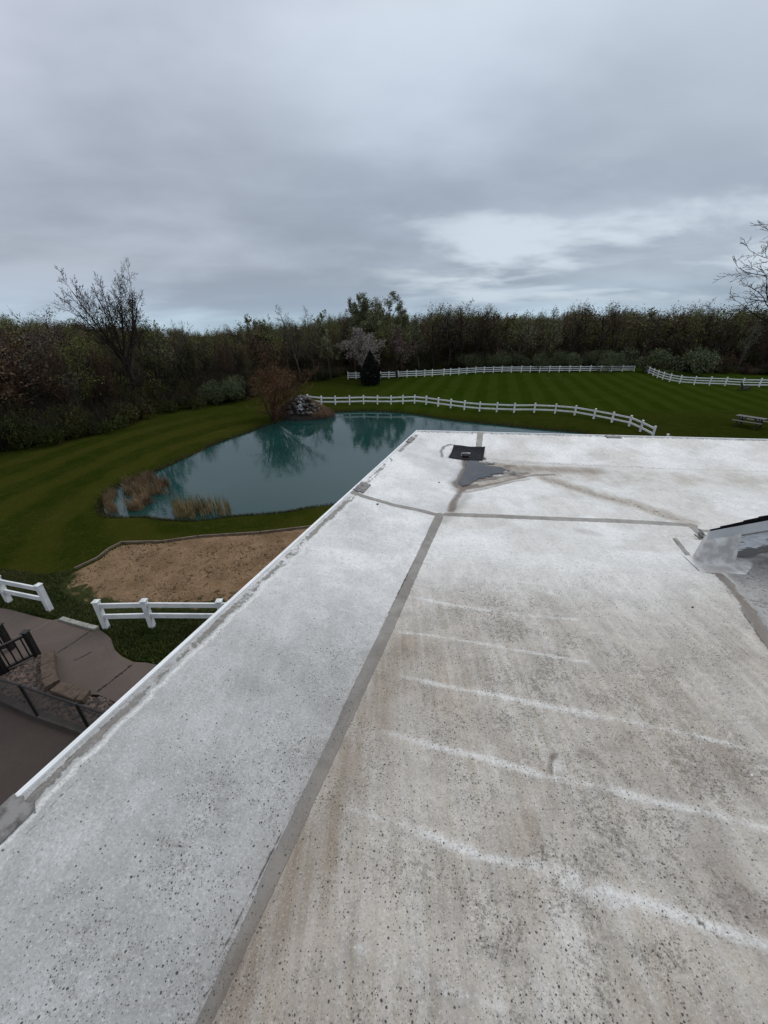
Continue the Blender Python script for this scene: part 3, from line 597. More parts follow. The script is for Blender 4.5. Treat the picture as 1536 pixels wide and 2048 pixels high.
# small swells and blisters in the membrane
RZ += 0.004*(fnoise(RX, RY, 2.5, 71, 4)-0.5)+0.0016*(fnoise(RX, RY, 16, 75, 3)-0.5)
RZ += -0.010*np.exp(-((seg_dist(RX, RY, [roofpt(1085, 955)[:2], roofpt(1370, 1042)[:2]]))/0.10)**2)
ii = np.arange(RX.size).reshape(RX.shape); Fr = np.stack([ii[:-1, :-1], ii[:-1, 1:], ii[1:, 1:], ii[1:, :-1]], -1).reshape(-1, 4)
house = empty('house', (0, 0, 0)); tag(house, 'house with a flat roof of worn white speckled coating in the foreground', 'house')
sgn = (ea[0]*eb[1]-ea[1]*eb[0])
if sgn > 0: Fr = Fr[:, ::-1]
Fr = Fr[:, ::-1] if False else Fr
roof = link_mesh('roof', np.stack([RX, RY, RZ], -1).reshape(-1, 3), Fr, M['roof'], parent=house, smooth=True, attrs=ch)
roof['label'] = 'flat roof membrane with pale worn ridges, grey seams and dark specks'
def rp(s, t): return np.array([Cc[0]+ea[0]*s+eb[0]*t, Cc[1]+ea[1]*s+eb[1]*t])
ins = 0.09
foot = [Cc+(na*ins+nb*ins), rp(10, 0)+na*ins, rp(10, 12.9), rp(0, 12.9)+nb*ins]
ar = sum(foot[i][0]*foot[(i+1) % 4][1]-foot[(i+1) % 4][0]*foot[i][1] for i in range(4))
MB().prism(foot if ar > 0 else foot[::-1], -0.1, ZR-0.06).build('wall', M['siding'], house)
zt = ZR+EH
for (p0, dirv, L, nrm) in ((Cc, ea, 10.0, na), (Cc, eb, 12.9, nb)):
    a_, b_ = p0-nrm*0.012-dirv*0.012, p0+dirv*L-nrm*0.012
    MB().bar((*a_, zt-0.085), (*b_, zt-0.085), 0.012, 0.19).build('edge_fascia', M['edge_metal'], house)
    a_, b_ = p0-nrm*0.002, p0+dirv*L-nrm*0.002
    MB().bar((*a_, zt+0.005), (*b_, zt+0.005), 0.009, 0.010).build('edge_trim', M['edge_metal'], house)
# joint covers on the roof edge
def cover(px_a, px_b, depth, nrm, dirv, ov=0.002, up=0.008):
    a_ = roofpt(*px_a)[:2]; s0 = (a_-Cc) @ dirv; b_ = roofpt(*px_b)[:2]; s1 = (b_-Cc) @ dirv
    V = []; F = []; n = 8
    for i in range(n+1):
        for j in range(7):
            d_ = -ov+(depth-ov*0)*j/6; q = Cc+dirv*(s0+(s1-s0)*i/n)+nrm*d_+dirv*0.006*math.sin(j*2.3+i)*(i in (0, n))
            V.append((q[0], q[1], float(zroof(q[0], q[1]))+up-0.003*(j == 6)+0.001*math.sin(i*1.7+j)))
    for i in range(n):
        for j in range(6): b = i*7+j; F.append((b, b+1, b+8, b+7))
    o = link_mesh('joint_cover', np.array(V), F, M['patch'], parent=house, smooth=True)
    md = o.modifiers.new('solid', 'SOLIDIFY'); md.thickness = 0.004; md.offset = 0
    o['label'] = 'small grey weathered joint cover on the roof edge'; return o
cover((728, 966), (714, 983), 0.105, na, ea); cover((822, 874), (812, 884), 0.07, na, ea)
cover((1212, 874), (1242, 875), 0.075, nb, eb); cover((56, 1606), (-30, 1700), 0.10, na, ea, 0.016, 0.012)
# drain
def quadgrid(px4, n, m_, lift, name, mat, zoff, th=0.004):
    A_, B_, C_, D_ = [roofpt(u, v)[:2] for u, v in px4]; V = []; F = []
    for i in range(n+1):
        for j in range(m_+1):
            s_, t_ = i/n, j/m_; q = (A_*(1-s_)+B_*s_)*(1-t_)+(D_*(1-s_)+C_*s_)*t_
            V.append((q[0], q[1], float(zroof(q[0], q[1]))+zoff+lift(s_, t_)))
    for i in range(n):
        for j in range(m_): b = i*(m_+1)+j; F.append((b, b+m_+1, b+m_+2, b+1))
    o = link_mesh(name, np.array(V), F, mat, parent=house, smooth=True); md = o.modifiers.new('solid', 'SOLIDIFY'); md.thickness = th; md.offset = 0; return o
sump = quadgrid([(907, 895.5), (969.5, 900), (966, 922), (897, 916)], 24, 14, lambda s, t: 0.030*max(0, 1-t*3.2)**1.5*(1+0.15*math.sin(s*9))+0.012*max(0, (s-.93)*14)+0.010*max(0, (0.06-s)*14)-0.006*math.exp(-((t-.38)/.06)**2), 'drain_mat', M['rubber'], 0.008)
fr = quadgrid([(923, 908), (940.5, 907.5), (939.5, 916.2), (921.5, 914.6)], 4, 4, lambda s, t: 0.0, 'drain_frame', M['drain_metal'], 0.018)
ctr = roofpt(931.5, 912.8); MB().tube((ctr[0], ctr[1], ctr[2]+0.012), (ctr[0], ctr[1], ctr[2]+0.0275), 0.060, 0.058, 20).build('drain_hole', M['void'], house)
V = [roofpt(u, v)[:2] for u, v in pud_px]; V = smooth_closed(V, 3)
zp = ZR-0.0035
puV = [(q[0], q[1], zp) for q in V]
# puddle as an irregular water film: fine grid clipped to a ragged outline
xs = np.arange(min(q[0] for q in V)-.02, max(q[0] for q in V)+.02, 0.008); ys = np.arange(min(q[1] for q in V)-.02, max(q[1] for q in V)+.02, 0.008)
PX, PY = np.meshgrid(xs, ys, indexing='ij'); dd = sdist(PX, PY, V); q_ = roofpt(960, 945)
rag = (fnoise(PX, PY*1.5, 12, 95, 5)-0.46)*0.26*np.clip((PX-q_[0])*5+0.6, 0.12, 2.0)
zz = np.maximum(zroof(PX, PY)+0.007, ZR+0.0)
okp = (dd+rag < 0)
ii = np.arange(PX.size).reshape(PX.shape); Fp = np.stack([ii[:-1, :-1], ii[1:, :-1], ii[1:, 1:], ii[:-1, 1:]], -1).reshape(-1, 4); Fp = Fp[okp.ravel()[Fp].all(1)]
o = link_mesh('puddle', np.stack([PX, PY, zz], -1).reshape(-1, 3), Fp, M['puddle'], smooth=True); tag(o, 'dark shallow puddle of rainwater beside the roof drain', 'puddle', kind='structure')

# shingled rake rising to the right, with its peeling frieze board and membrane-wrapped foot
P0 = at(1415.8, 1080.5, ZR+0.165); e = eb
def vp(u, v, off=0.0): return on_vplane(u, v, P0[:2]+nb*off, e)
def ext(a_, b_, k): return a_+(b_-a_)*k
KX = 4.2
fb0, fb1 = vp(1415.8, 1080.5), vp(1536, 1060.4); ft0, ft1 = vp(1422, 1062), vp(1536, 1041)
fb2, ft2 = ext(fb0, fb1, KX), ext(ft0, ft1, KX)
up_roof = house
def slab(q4, thick, name, mat, attrs=None, nseg=1):
    """vertical board from front quad (bl, br, tr, tl), extruded away from the camera"""
    bk = -nb*thick; V = [np.array(q) for q in q4]+[np.array(q)+np.array([bk[0], bk[1], 0]) for q in q4]
    F = [(0, 1, 2, 3), (7, 6, 5, 4), (0, 4, 5, 1), (1, 5, 6, 2), (2, 6, 7, 3), (3, 7, 4, 0)]
    return link_mesh(name, np.array(V), F, mat, parent=up_roof, attrs=attrs)
slab((fb0, fb2, ft2, ft0), 0.022, 'rake_board', M['fascia'])
# thin grey drip line below the board
d_ = np.array([0, 0, 0.014]); slab((fb0-d_+[0, 0, 0.0], fb2-d_, fb2-[0, 0, 0.001], fb0-[0, 0, 0.001]), 0.03, 'rake_trim', M['patch'])
# shingle courses: stepped black edges
steps = [((1421, 1062.4), (1440.6, 1056.3)), ((1441, 1053.9), (1464, 1049.3)), ((1464, 1049.0), (1486, 1044.2)), ((1486, 1042.2), (1514.5, 1036.2)), ((1515, 1034.4), (1537, 1031.0))]
fdir = (ft1-ft0)/np.linalg.norm(ft1-ft0)
def on_top(u):
    lo_, hi_ = -0.3, 3.0
    for _ in range(50):
        md_ = (lo_+hi_)/2; q = ft0+fdir*md_
        if project(q[0], q[1], q[2])[0] < u: lo_ = md_
        else: hi_ = md_
    return ft0+fdir*lo_
def over(u, v):
    """point of the board plane seen at (u, v), snapped above the matching top-line point"""
    b_ = on_top(u); pv = project(*b_)[1]; up_ = project(b_[0], b_[1], b_[2]+0.1)[1]; return b_+np.array([0, 0, 0.1*(v-pv)/(up_-pv)])
k0 = None
for (ua, va), (ub, vb) in steps:
    a0, b0 = on_top(ua)+[0, 0, 0.001], on_top(ub)+[0, 0, 0.001]; a1, b1 = over(ua, va), over(ub, vb); 
    a1[2] = max(a1[2], a0[2]+0.006); b1[2] = max(b1[2], b0[2]+0.006)
    slab((a0, b0, b1, a1), 0.012, 'shingle', M['shingle']); last = (b0, b1)
h_l = last[1][2]-last[0][2]; Ls = 0.12; q = last[0]; k = 0
while (q-ft0)[:2] @ e < (ft2-ft0)[:2] @ e-0.15:
    q2 = q+fdir*Ls; slab((q, q2, q2+[0, 0, h_l*(0.82)], q+[0, 0, h_l*1.12]), 0.012, 'shingle', M['shingle']); q = q2
# frieze (lower board) set back, peeling white paint over grey wood
fz = 0.03
a0, b0, b1, a1 = vp(1475, 1114.5, -fz), vp(1536, 1106, -fz), vp(1536, 1063, -fz), vp(1475, 1072, -fz)
b0, b1 = ext(a0, b0, 6), ext(a1, b1, 6)
NV = 60; V = []; F = []; low = []
for i in range(NV+1):
    for j in range(9):
        t = i/NV; s_ = j/8; lo_, hi_ = a0+(b0-a0)*t, a1+(b1-a1)*t
        lo_ = lo_+[0, 0, 0.006*math.sin(i*0.9)+0.004*math.sin(i*2.7)] if j == 0 else lo_
        q = lo_+(hi_-lo_)*s_; V.append(q); low.append(1.0*(1-s_)**2)
for i in range(NV):
    for j in range(8): b = i*9+j; F.append((b, b+9, b+10, b+1))
o = link_mesh('frieze_board', np.array(V), F, M['peel'], parent=up_roof, attrs={'low': np.array(low)}); md = o.modifiers.new('solid', 'SOLIDIFY'); md.thickness = 0.02; md.offset = -1
# body added under the rake, coloured dark for the shade there
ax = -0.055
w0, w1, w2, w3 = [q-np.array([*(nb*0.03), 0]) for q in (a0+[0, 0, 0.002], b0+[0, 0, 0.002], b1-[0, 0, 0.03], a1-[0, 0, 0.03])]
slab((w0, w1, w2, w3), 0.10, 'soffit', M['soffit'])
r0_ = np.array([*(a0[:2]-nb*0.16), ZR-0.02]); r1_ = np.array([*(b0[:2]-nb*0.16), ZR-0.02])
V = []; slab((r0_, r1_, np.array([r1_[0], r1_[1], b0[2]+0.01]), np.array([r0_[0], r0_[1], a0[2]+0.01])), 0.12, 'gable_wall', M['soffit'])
# membrane flashing lump wrapped round the foot of the rake
NU, NVv = 56, 30; V = []; F = []
Lf = (vp(1478, 1100)-fb0)[:2] @ e; rise = (fb1-fb0)[2]/((fb1-fb0)[:2] @ e)
for i in range(NU+1):
    for j in range(NVv+1):
        s_ = -0.10+(Lf+0.22)*i/NU; t_ = -0.04+0.24*j/NVv
        q = P0[:2]+e*s_+nb*t_
        top_ = 0.165+rise*max(s_, 0)+0.004
        ang = max(0.0, s_-(Lf-0.04)); r_ = math.hypot(max(t_, 0), ang*1.3)+2.2*max(0, -s_)
        w_ = 0.050+0.010*math.sin(s_*21+0.7)+0.006*math.sin(s_*47)
        prof = float(1-sstep(np.array(r_), 0.004, w_*1.5))**1.1
        sk = 0.004*(1-float(sstep(np.array(abs(t_)+0.5*ang), 0.15, 0.20)))-0.006*float(sstep(np.array(abs(t_)+ang), 0.16, 0.20))
        fold = 0.012*math.sin(s_*30+t_*22)*prof*(1-prof)*3
        V.append((q[0], q[1], float(zroof(q[0], q[1]))+sk+top_*prof+fold+0.005*(fnoise(q[0], q[1], 18, 81, 3)-0.5)))
for i in range(NU):
    for j in range(NVv): b = i*(NVv+1)+j; F.append((b, b+NVv+1, b+NVv+2, b+1))
o = link_mesh('flashing', np.array(V), F, M['flash'], parent=up_roof, smooth=True)
# little torn membrane bits at the rake's toe
for k, (u, v) in enumerate([(1398, 1072), (1404, 1076), (1408, 1070), (1401, 1079), (1411, 1078)]):
    q = roofpt(u, v); mb = MB(); a_ = 0.9+k*0.5
    mb.bar((q[0], q[1], q[2]+0.004), (q[0]+0.05*math.cos(a_), q[1]+0.05*math.sin(a_), q[2]+0.03), 0.014, 0.008); mb.build('torn_membrane', M['patch'], up_roof)
# bits lying on the roof
bits = [((755, 1009), 0.012, 'shingle', 'black pebble lying just below the grey seam near the left roof edge', 'pebble'), ((878, 965), 0.010, 'shingle', 'small dark pebble on the white roof left of the drain puddle', 'pebble'),
        ((1385, 1215), 0.007, 'shingle', 'dark pebble lying on the roof below the rake flashing', 'pebble'), ((1503, 1551), 0.005, 'edge_metal', 'tiny white chip lying on the roof at the right', 'chip')]
for (u, v), s_, mt, lb, ct in bits:
    q = roofpt(u, v); o = link_mesh(ct, IVp*np.array([s_, s_*0.7, s_*0.5]), IFp, M[mt], smooth=True); o.location = (q[0], q[1], q[2]+s_*0.4); tag(o, lb, ct)

# ------------------------------------------------------------------ ground, pond, soil
WL = -0.30
pond_px = [(222, 993), (212, 1004), (208, 1018), (218, 1032), (243, 1035), (293, 1034), (329, 1039), (361, 1041), (401, 1041), (458, 1034), (490, 1031), (545, 1027),
           (580, 1023), (615, 1016), (669, 1008), (760, 985), (900, 950), (1040, 915), (1140, 886), (1172, 871), (1150, 865), (1080, 859), (1020, 853), (960, 847), (900, 840.5),
           (850, 833), (810, 827), (770, 824), (735, 823), (698, 824), (669, 825), (648, 828), (620, 831), (594, 834), (569, 841), (530, 853), (508, 862), (454, 881),
           (426, 892), (365, 921), (311, 946), (293, 955), (268, 964), (232, 978)]
pond = smooth_closed([at(u, v, WL) for u, v in pond_px], 3)
far_pts = 40
def glines(a, b, step, lo, hi):
    mid = np.arange(a, b+1e-6, step); l = [a]; s = step
    while l[-1] > lo: s *= 1.25; l.append(l[-1]-s)
    r = [b]; s = step
    while r[-1] < hi: s *= 1.25; r.append(r[-1]+s)
    return np.array(sorted(l[1:])+list(mid)+r[1:])
gx = glines(-20, 20, 0.22, -900, 900); gy = glines(7, 42, 0.22, -300, 1500)
GX, GY = np.meshgrid(gx, gy, indexing='ij')
sd = np.full(GX.shape, 50.0)
near = (GX > -24) & (GX < 24) & (GY > 4) & (GY < 46)
sd[near] = sdist(GX[near], GY[near], pond)
def terrain_h(X, Y, sdv):
    h = (fnoise(X, Y, 0.12, 5, 3)-0.5)*0.10*sstep(sdv, 1, 4)
    bank = np.where(sdv > 0, -0.34*(1-sstep(sdv, 0.0, 0.9)**0.6), -0.34-0.9*sstep(-sdv, 0, 1.2))
    return h+bank+0.03*(fnoise(X, Y, 1.1, 9, 3)-0.5)*sstep(np.abs(sdv), 0.2, 1.0)
GZ = terrain_h(GX, GY, sd)
def far_dip(R_): return -0.024*np.maximum(R_-105, 0)
GZ = GZ+far_dip(np.hypot(GX, GY))
# flatten around the house and paths
nx_, ny_ = GX.shape
idx = np.arange(nx_*ny_).reshape(nx_, ny_)
Fq = np.stack([idx[:-1, :-1], idx[1:, :-1], idx[1:, 1:], idx[:-1, 1:]], -1).reshape(-1, 4)
GZ = np.where(GY < 8.6, np.minimum(GZ, -0.02), GZ)
o = link_mesh('lawn', np.stack([GX, GY, GZ], -1).reshape(-1, 3), Fq, M['lawn'], smooth=True)
tag(o, 'dark green mown lawn around the pond and beyond the fences', 'lawn', kind='structure')
def zlawn(x, y):
    s_ = sdist(np.array([x]), np.array([y]), pond); return float(terrain_h(np.array([x]), np.array([y]), s_)[0])
cx_, cy_ = np.mean([q[0] for q in pond]), np.mean([q[1] for q in pond])
wp = [(-21.0, 8.5), (21.0, 8.5), (21.0, 41.0), (-21.0, 41.0)]
# water sheet follows the pond outline, tucked under the bank
po = [np.array(q)+0.35*(lambda n: n/np.linalg.norm(n))(np.array([pond[(i+1) % len(pond)][1]-pond[i-1][1], -(pond[(i+1) % len(pond)][0]-pond[i-1][0])])) for i, q in enumerate(pond)]
area = sum(pond[i][0]*pond[(i+1) % len(pond)][1]-pond[(i+1) % len(pond)][0]*pond[i][1] for i in range(len(pond)))
if area < 0: po = [2*np.array(q)-e_ for q, e_ in zip(pond, po)]
o = link_mesh('water', np.array([(q[0], q[1], WL) for q in (po if area > 0 else po[::-1])]), [tuple(range(len(po)))], M['water'])
tag(o, 'teal green pond water reflecting the bank trees', 'pond', kind='structure')

soil_px = [(700, 1047), (630, 1054), (520, 1067), (396, 1075), (325, 1085), (244, 1087), (217, 1101), (196, 1118), (150, 1140), (112, 1160), (98, 1178), (120, 1200), (165, 1222), (200, 1240), (300, 1238), (400, 1232), (520, 1205), (700, 1160)]
soil = [at(u, v)[:2] for u, v in soil_px]
xs = [q[0] for q in soil]; ys = [q[1] for q in soil]
sx = np.arange(min(xs)-0.3, max(xs)+0.3, 0.06); sy = np.arange(min(ys)-0.3, max(ys)+0.3, 0.06)
SX, SY = np.meshgrid(sx, sy, indexing='ij'); sdv = sdist(SX, SY, soil)
SZ = 0.028+0.05*(fnoise(SX, SY, 2.2, 31, 5)-0.5)+0.03*(fnoise(SX, SY, 9, 35, 3)-0.5)
SZ = np.maximum(SZ, -0.2)
# the timber edge side is crisp, the house side fades into grass
crisp = seg_dist(SX, SY, soil[0:8]); soft = sdist(SX, SY, soil)
lown = seg_dist(SX, SY, soil[9:])
edge = np.clip(0.5+0.42*np.minimum(lown, 1.6), 0, 1.4)
edge = np.where(lown < 0.9, 0.12+lown*0.65, edge)
SZ = SZ-0.06*(1-sstep(-soft, 0.0, 0.35))
ii = np.arange(SX.size).reshape(SX.shape)
Fs = np.stack([ii[:-1, :-1], ii[1:, :-1], ii[1:, 1:], ii[:-1, 1:]], -1).reshape(-1, 4)
cm = (soft < 0.0).ravel(); Fs = Fs[cm[Fs].all(1)]
o = link_mesh('soil', np.stack([SX, SY, SZ+0.03], -1).reshape(-1, 3), Fs, M['soil'], smooth=True, attrs={'edge': edge})
tag(o, 'patch of bare tan soil with clods between lawn and white fence', 'soil', kind='structure')
mb = MB(); ed = soil[0:9]
for p_, q_ in zip(ed[:-1], ed[1:]):
    L_ = np.linalg.norm(np.array(q_)-np.array(p_)); k_ = max(1, int(L_/1.2))
    for i in range(k_):
        a_ = np.array(p_)+(np.array(q_)-p_)*i/k_; b_ = np.array(p_)+(np.array(q_)-p_)*((i+0.985)/k_)
        mb.bar((*a_, 0.03), (*b_, 0.03+0.01*random.random()), 0.055, 0.12)
o = mb.build('timber_edging', M['edging']); tag(o, 'low brown timber edging along the top of the bare soil patch', 'garden edging')

# ------------------------------------------------------------------ paths
def sheet(name, pts, z, mat, th=0.06, label=None, cat=None, kind='structure', parent=None):
    mb = MB(); 
    a = sum(pts[i][0]*pts[(i+1) % len(pts)][1]-pts[(i+1) % len(pts)][0]*pts[i][1] for i in range(len(pts)))
    pts = list(pts) if a > 0 else list(pts)[::-1]
    mb.prism(pts, z-th, z); o = mb.build(name, mat, parent)
    if label: tag(o, label, cat, kind=kind)
    elif kind and parent is None: o['kind'] = kind
    return o
walk_px = [(-160, 1160), (0, 1216), (20, 1219), (60, 1230), (91, 1238), (105, 1240), (122, 1236), (160, 1248), (196, 1257), (212, 1268), (222, 1277), (226, 1290), (230, 1300), (244, 1313), (267, 1324), (291, 1325), (322, 1331),
           (420, 1345), (420, 1500), (236, 1407), (196, 1389), (176, 1389), (115, 1366), (80, 1352), (76, 1316), (0, 1345), (-160, 1400)]
ZW = 0.05
walk = sheet('path', [at(u, v, ZW)[:2] for u, v in walk_px], ZW, M['walk'], 0.08, 'brown grey concrete walkway curving past the white fence', 'walkway')
def crack(pts, w_, name, mat, z, parent):
    P_ = [at(u, v, z)[:2] for u, v in pts]; L = []; R = []
    n = 26; tot = P_[0]; out = []
    for i in range(n+1):
        t = i/n*(len(P_)-1); j = min(int(t), len(P_)-2); f = t-j; out.append(P_[j]*(1-f)+P_[j+1]*f)
    d = (out[-1]-out[0]); d /= np.linalg.norm(d); nn = np.array([-d[1], d[0]])
    V = []; 
    for i, q in enumerate(out):
        k = w_*(0.35+1.0*random.random())*(0.25 if i in (0, n) else 1); off = (random.random()-0.5)*w_*0.5
        V.append((*(q+nn*(off+k/2)), z)); V.append((*(q+nn*(off-k/2)), z))
    F = [(2*i, 2*i+1, 2*i+3, 2*i+2) for i in range(n)]
    return link_mesh(name, np.array(V), F, mat, parent=parent)
for pts, w_, mt in (([(112, 1307), (150, 1283), (186, 1258)], 0.035, 'joint'), ([(194, 1384), (228, 1358), (264, 1329)], 0.055, 'joint'), ([(147, 1321), (165, 1313), (184, 1303)], 0.035, 'joint'),
                    ([(59, 1265), (104, 1240)], 0.02, 'joint_pale'), ([(262, 1400), (330, 1350), (380, 1338)], 0.04, 'joint'), ([(0, 1300), (28, 1284), (59, 1265)], 0.022, 'joint')):
    crack(pts, w_, 'joint', M[mt], ZW+0.004, walk)
patio_px = [(-160, 1375), (0, 1408), (78, 1441), (179, 1474), (330, 1530), (260, 1700), (-160, 1850), (-500, 1700), (-400, 1420)]
patio_w = [at(u, v, 0.03)[:2] for u, v in [(-160, 1375), (0, 1408), (78, 1441), (179, 1474), (330, 1530)]]+[rp(2.6, 0)+na*0.05, rp(9.8, 0)+na*0.05, np.array([-9.5, -4.5]), np.array([-12.5, 3.5])]
patio = sheet('patio', patio_w, 0.03, M['patio'], 0.06, 'dark brown concrete patio at the foot of the house', 'patio')
kp = [at(u, v, 0.12)[:2] for u, v in [(-160, 1358), (0, 1394), (78, 1429), (179, 1464), (330, 1520)]]
mb = MB()
for a_, b_ in zip(kp[:-1], kp[1:]):
    mb.bar((*a_, 0.06), (*(a_+(b_-a_)*0.995), 0.06), 0.13, 0.14)
o = mb.build('kerb', M['kerb']); tag(o, 'narrow concrete kerb between the dark patio and the stone bed', 'kerb', kind='structure')
bed_px = [(-20, 1366), (30, 1338), (84, 1310), (86, 1340), (88, 1352), (106, 1366), (160, 1392), (176, 1394), (205, 1394), (245, 1413), (300, 1440), (300, 1505), (179, 1462), (78, 1427), (0, 1392), (-60, 1380)]
bed = [at(u, v, 0.06)[:2] for u, v in bed_px]
o = sheet('mulch_bed', bed, 0.054, M['mulch'], 0.03, 'dark soil of the narrow planting bed below the walkway', 'garden bed')
# river stones
IV1, IF1 = ico(1); IV2, IF2 = ico(2)
def scatter_rocks(pts, n, s0, s1, zb, seed):
    r = np.random.RandomState(seed); xs = [q[0] for q in pts]; ys = [q[1] for q in pts]
    x = r.uniform(min(xs), max(xs), n*6); y = r.uniform(min(ys), max(ys), n*6); ok = sdist(x, y, pts) < -0.03
    x = x[ok][:n]; y = y[ok][:n]; k = len(x); V = []; F = []
    for i in range(k):
        s = r.uniform(s0, s1)*np.array([1, r.uniform(.6, 1), r.uniform(.5, .8)]); a = r.uniform(0, 6.28)
        v = IV1*(1+0.18*r.randn(len(IV1), 1))*s
        v = np.stack([v[:, 0]*math.cos(a)-v[:, 1]*math.sin(a), v[:, 0]*math.sin(a)+v[:, 1]*math.cos(a), v[:, 2]], 1)
        V.append(v+np.array([x[i], y[i], zb+r.uniform(0, 0.03)])); F.append(IF1+i*len(IV1))
    return np.concatenate(V), np.concatenate(F)
V_, F_ = scatter_rocks(bed, 4200, 0.022, 0.052, 0.065, 3)
o = link_mesh('river_stones', V_, F_, M['stone'], smooth=True); tag(o, 'reddish river stones filling the bed beside the walkway', 'stones', kind='stuff')
# pavers edging the walk
pv = [(122, 1236), (141, 1241.5), (158, 1247), (177, 1252), (195, 1256.5)]
names = ['pale concrete paver, leftmost of the four at the walkway edge', 'pale concrete paver, second from left at the walkway edge',
         'pale concrete paver, third from left at the walkway edge', 'pale concrete paver, nearest the white fence end post']
for i in range(4):
    a_ = at(*pv[i], 0.08)[:2]; b_ = at(*pv[i+1], 0.08)[:2]; d = b_-a_; n_ = np.array([-d[1], d[0]])/np.linalg.norm(d)
    c_ = (a_+b_)/2-n_*0.01
    mb = MB(); mb.box((0, 0, 0.0), (np.linalg.norm(d)*0.94, 0.13, 0.10), 0, 0.008); o = mb.build('paver', M['paver'])
    o.location = (c_[0], c_[1], 0.055+0.004*i); o.rotation_euler = (0, 0, math.atan2(d[1], d[0])+0.03*(i % 2))
    tag(o, names[i], 'paver', 'pavers along the walkway edge')
# block walls (tan retaining blocks): upper curved piece and lower straight piece
def wall_blocks(px, zt, name, label, courses=2, th=0.24):
    r_ = empty(name, (*at(*px[0], 0)[:2], 0)); o0 = r_.location
    P_ = [at(u, v, zt)[:2] for u, v in px]
    for c in range(courses):
        for i, (a_, b_) in enumerate(zip(P_[:-1], P_[1:])):
            d = b_-a_; L = np.linalg.norm(d); 
            mb = MB(); h = (zt-0.05)/courses
            mb.box((0, 0, 0), (L*0.985, th-0.012*(c < courses-1)+(0.02 if c == courses-1 else 0), h*0.96), math.atan2(d[1], d[0]), 0.012)
            ob = mb.build('cap_block' if c == courses-1 else 'block', M['block'], r_); m_ = (a_+b_)/2
            ob.location = (m_[0]-o0[0], m_[1]-o0[1], 0.05+h*(c+0.5))
    tag(r_, label, 'block wall', 'low block walls by the stone bed'); return r_
wall_blocks([(95, 1303), (94, 1326), (97, 1352), (104, 1366)], 0.30, 'block_wall', 'curved stack of tan retaining blocks at the end of the black railing', 3)
wall_blocks([(110, 1371), (135, 1379), (158, 1389), (172, 1389)], 0.24, 'block_wall', 'straight low row of tan blocks along the lower side of the walkway', 2)

# ------------------------------------------------------------------ white fences
def fence(name, label, base, h, rails, group='white rail fences', post=0.12, rail_h=0.13, sink=0.04, lastrail=True, zs=None):
    """base: list of ground points; rails: heights of rail centres"""
    o0 = base[0]; r_ = empty(name, (o0[0], o0[1], 0)); pm = None
    for i, b_ in enumerate(base):
        z0 = zlawn(b_[0], b_[1]) if zs is None else zs
        if pm is None:
            mb = MB(); mb.box((0, 0, h/2-sink), (post, post, h+sink*2), 0, 0.004)
            mb.box((0, 0, h+sink*0+0.012), (post+0.03, post+0.03, 0.022))
            mb.add([(-post*.5, -post*.5, h+0.024), (post*.5, -post*.5, h+0.024), (post*.5, post*.5, h+0.024), (-post*.5, post*.5, h+0.024), (0, 0, h+0.06)], [(0, 1, 4), (1, 2, 4), (2, 3, 4), (3, 0, 4), (3, 2, 1, 0)])
            ob = mb.build('post', M['vinyl'], r_); pm = ob
        else: ob = pm.copy(); COL.objects.link(ob); ob.parent = r_
        d = np.array(base[min(i+1, len(base)-1)][:2])-np.array(base[max(i-1, 0)][:2])
        ob.location = (b_[0]-o0[0], b_[1]-o0[1], z0); ob.rotation_euler = (0, 0, math.atan2(d[1], d[0]))
        b_z = z0
        if i > 0:
            pa = np.array([pb[0]-o0[0], pb[1]-o0[1], 0]); qa = np.array([b_[0]-o0[0], b_[1]-o0[1], 0]); dd = (qa-pa)/np.linalg.norm(qa-pa)
            for rz in rails:
                mb = MB(); mb.bar(pa+dd*post*0.45+[0, 0, pz+rz], qa-dd*post*0.45+[0, 0, b_z+rz], 0.045, rail_h)
                mb.build('rail', M['vinyl'], r_)
        pb, pz = b_, b_z
    tag(r_, label, 'fence', group); return r_
pondf = [(616, 806), (643.3, 809.3), (671, 809.3), (699.3, 809), (727.3, 808), (755, 808.7), (782, 809), (805.7, 808.3), (829, 807.7), (852, 810), (876, 813.5), (901, 816.8), (928.4, 820.2), (958.6, 823),
         (993, 824), (1027.6, 825), (1068, 825), (1109.5, 827), (1148.8, 830.7), (1187, 838), (1223, 845), (1257.6, 852.8), (1280, 863), (1304, 876)]
fence('white_fence', 'white two-rail fence curving along the far bank of the pond', [at(u, v) for u, v in pondf], 0.84, (0.30, 0.68))
fx = [696, 712, 728, 745, 761, 777.7, 796, 813.7, 832, 848.9, 864.2, 879, 887.2, 900.6, 917.4, 933, 950.9, 967.7, 986, 1003.2, 1022, 1041.8, 1059.7, 1078.7, 1098, 1117.7, 1138.3, 1159, 1179.5, 1201, 1221.6, 1243.7, 1267.2]
fx = [u for u in fx if u not in (879,)]
kx = [696, 778, 832, 865, 900, 951, 1003, 1060, 1138, 1221, 1267.2]; ky = [758.3, 757, 754.5, 753, 750.5, 746.8, 745.5, 744.8, 744.2, 743.8, 743.3]
fence('white_fence', 'white three-rail fence along the far side of the striped lawn', [at(u, float(np.interp(u, kx, ky))) for u in fx], 1.02, (0.27, 0.56, 0.85), rail_h=0.11)
rf = [(1022, 383), (1037, 391), (1055, 400), (1073, 408), (1095, 416.5), (1124, 425), (1166, 433), (1226, 438), (1290, 440), (1355, 442), (1425, 446), (1497, 447)]
rfp = [at(800+a/2.087, 560+b/2.087) for a, b in rf]; rfp = [np.array(q) for q in rfp]
for k in range(3): rfp.append(rfp[-1]+(rfp[-1]-rfp[-2]))
fence('white_fence', 'white three-rail fence on the right, running towards the picnic lawn edge', rfp, 1.06, (0.27, 0.58, 0.89), rail_h=0.12)
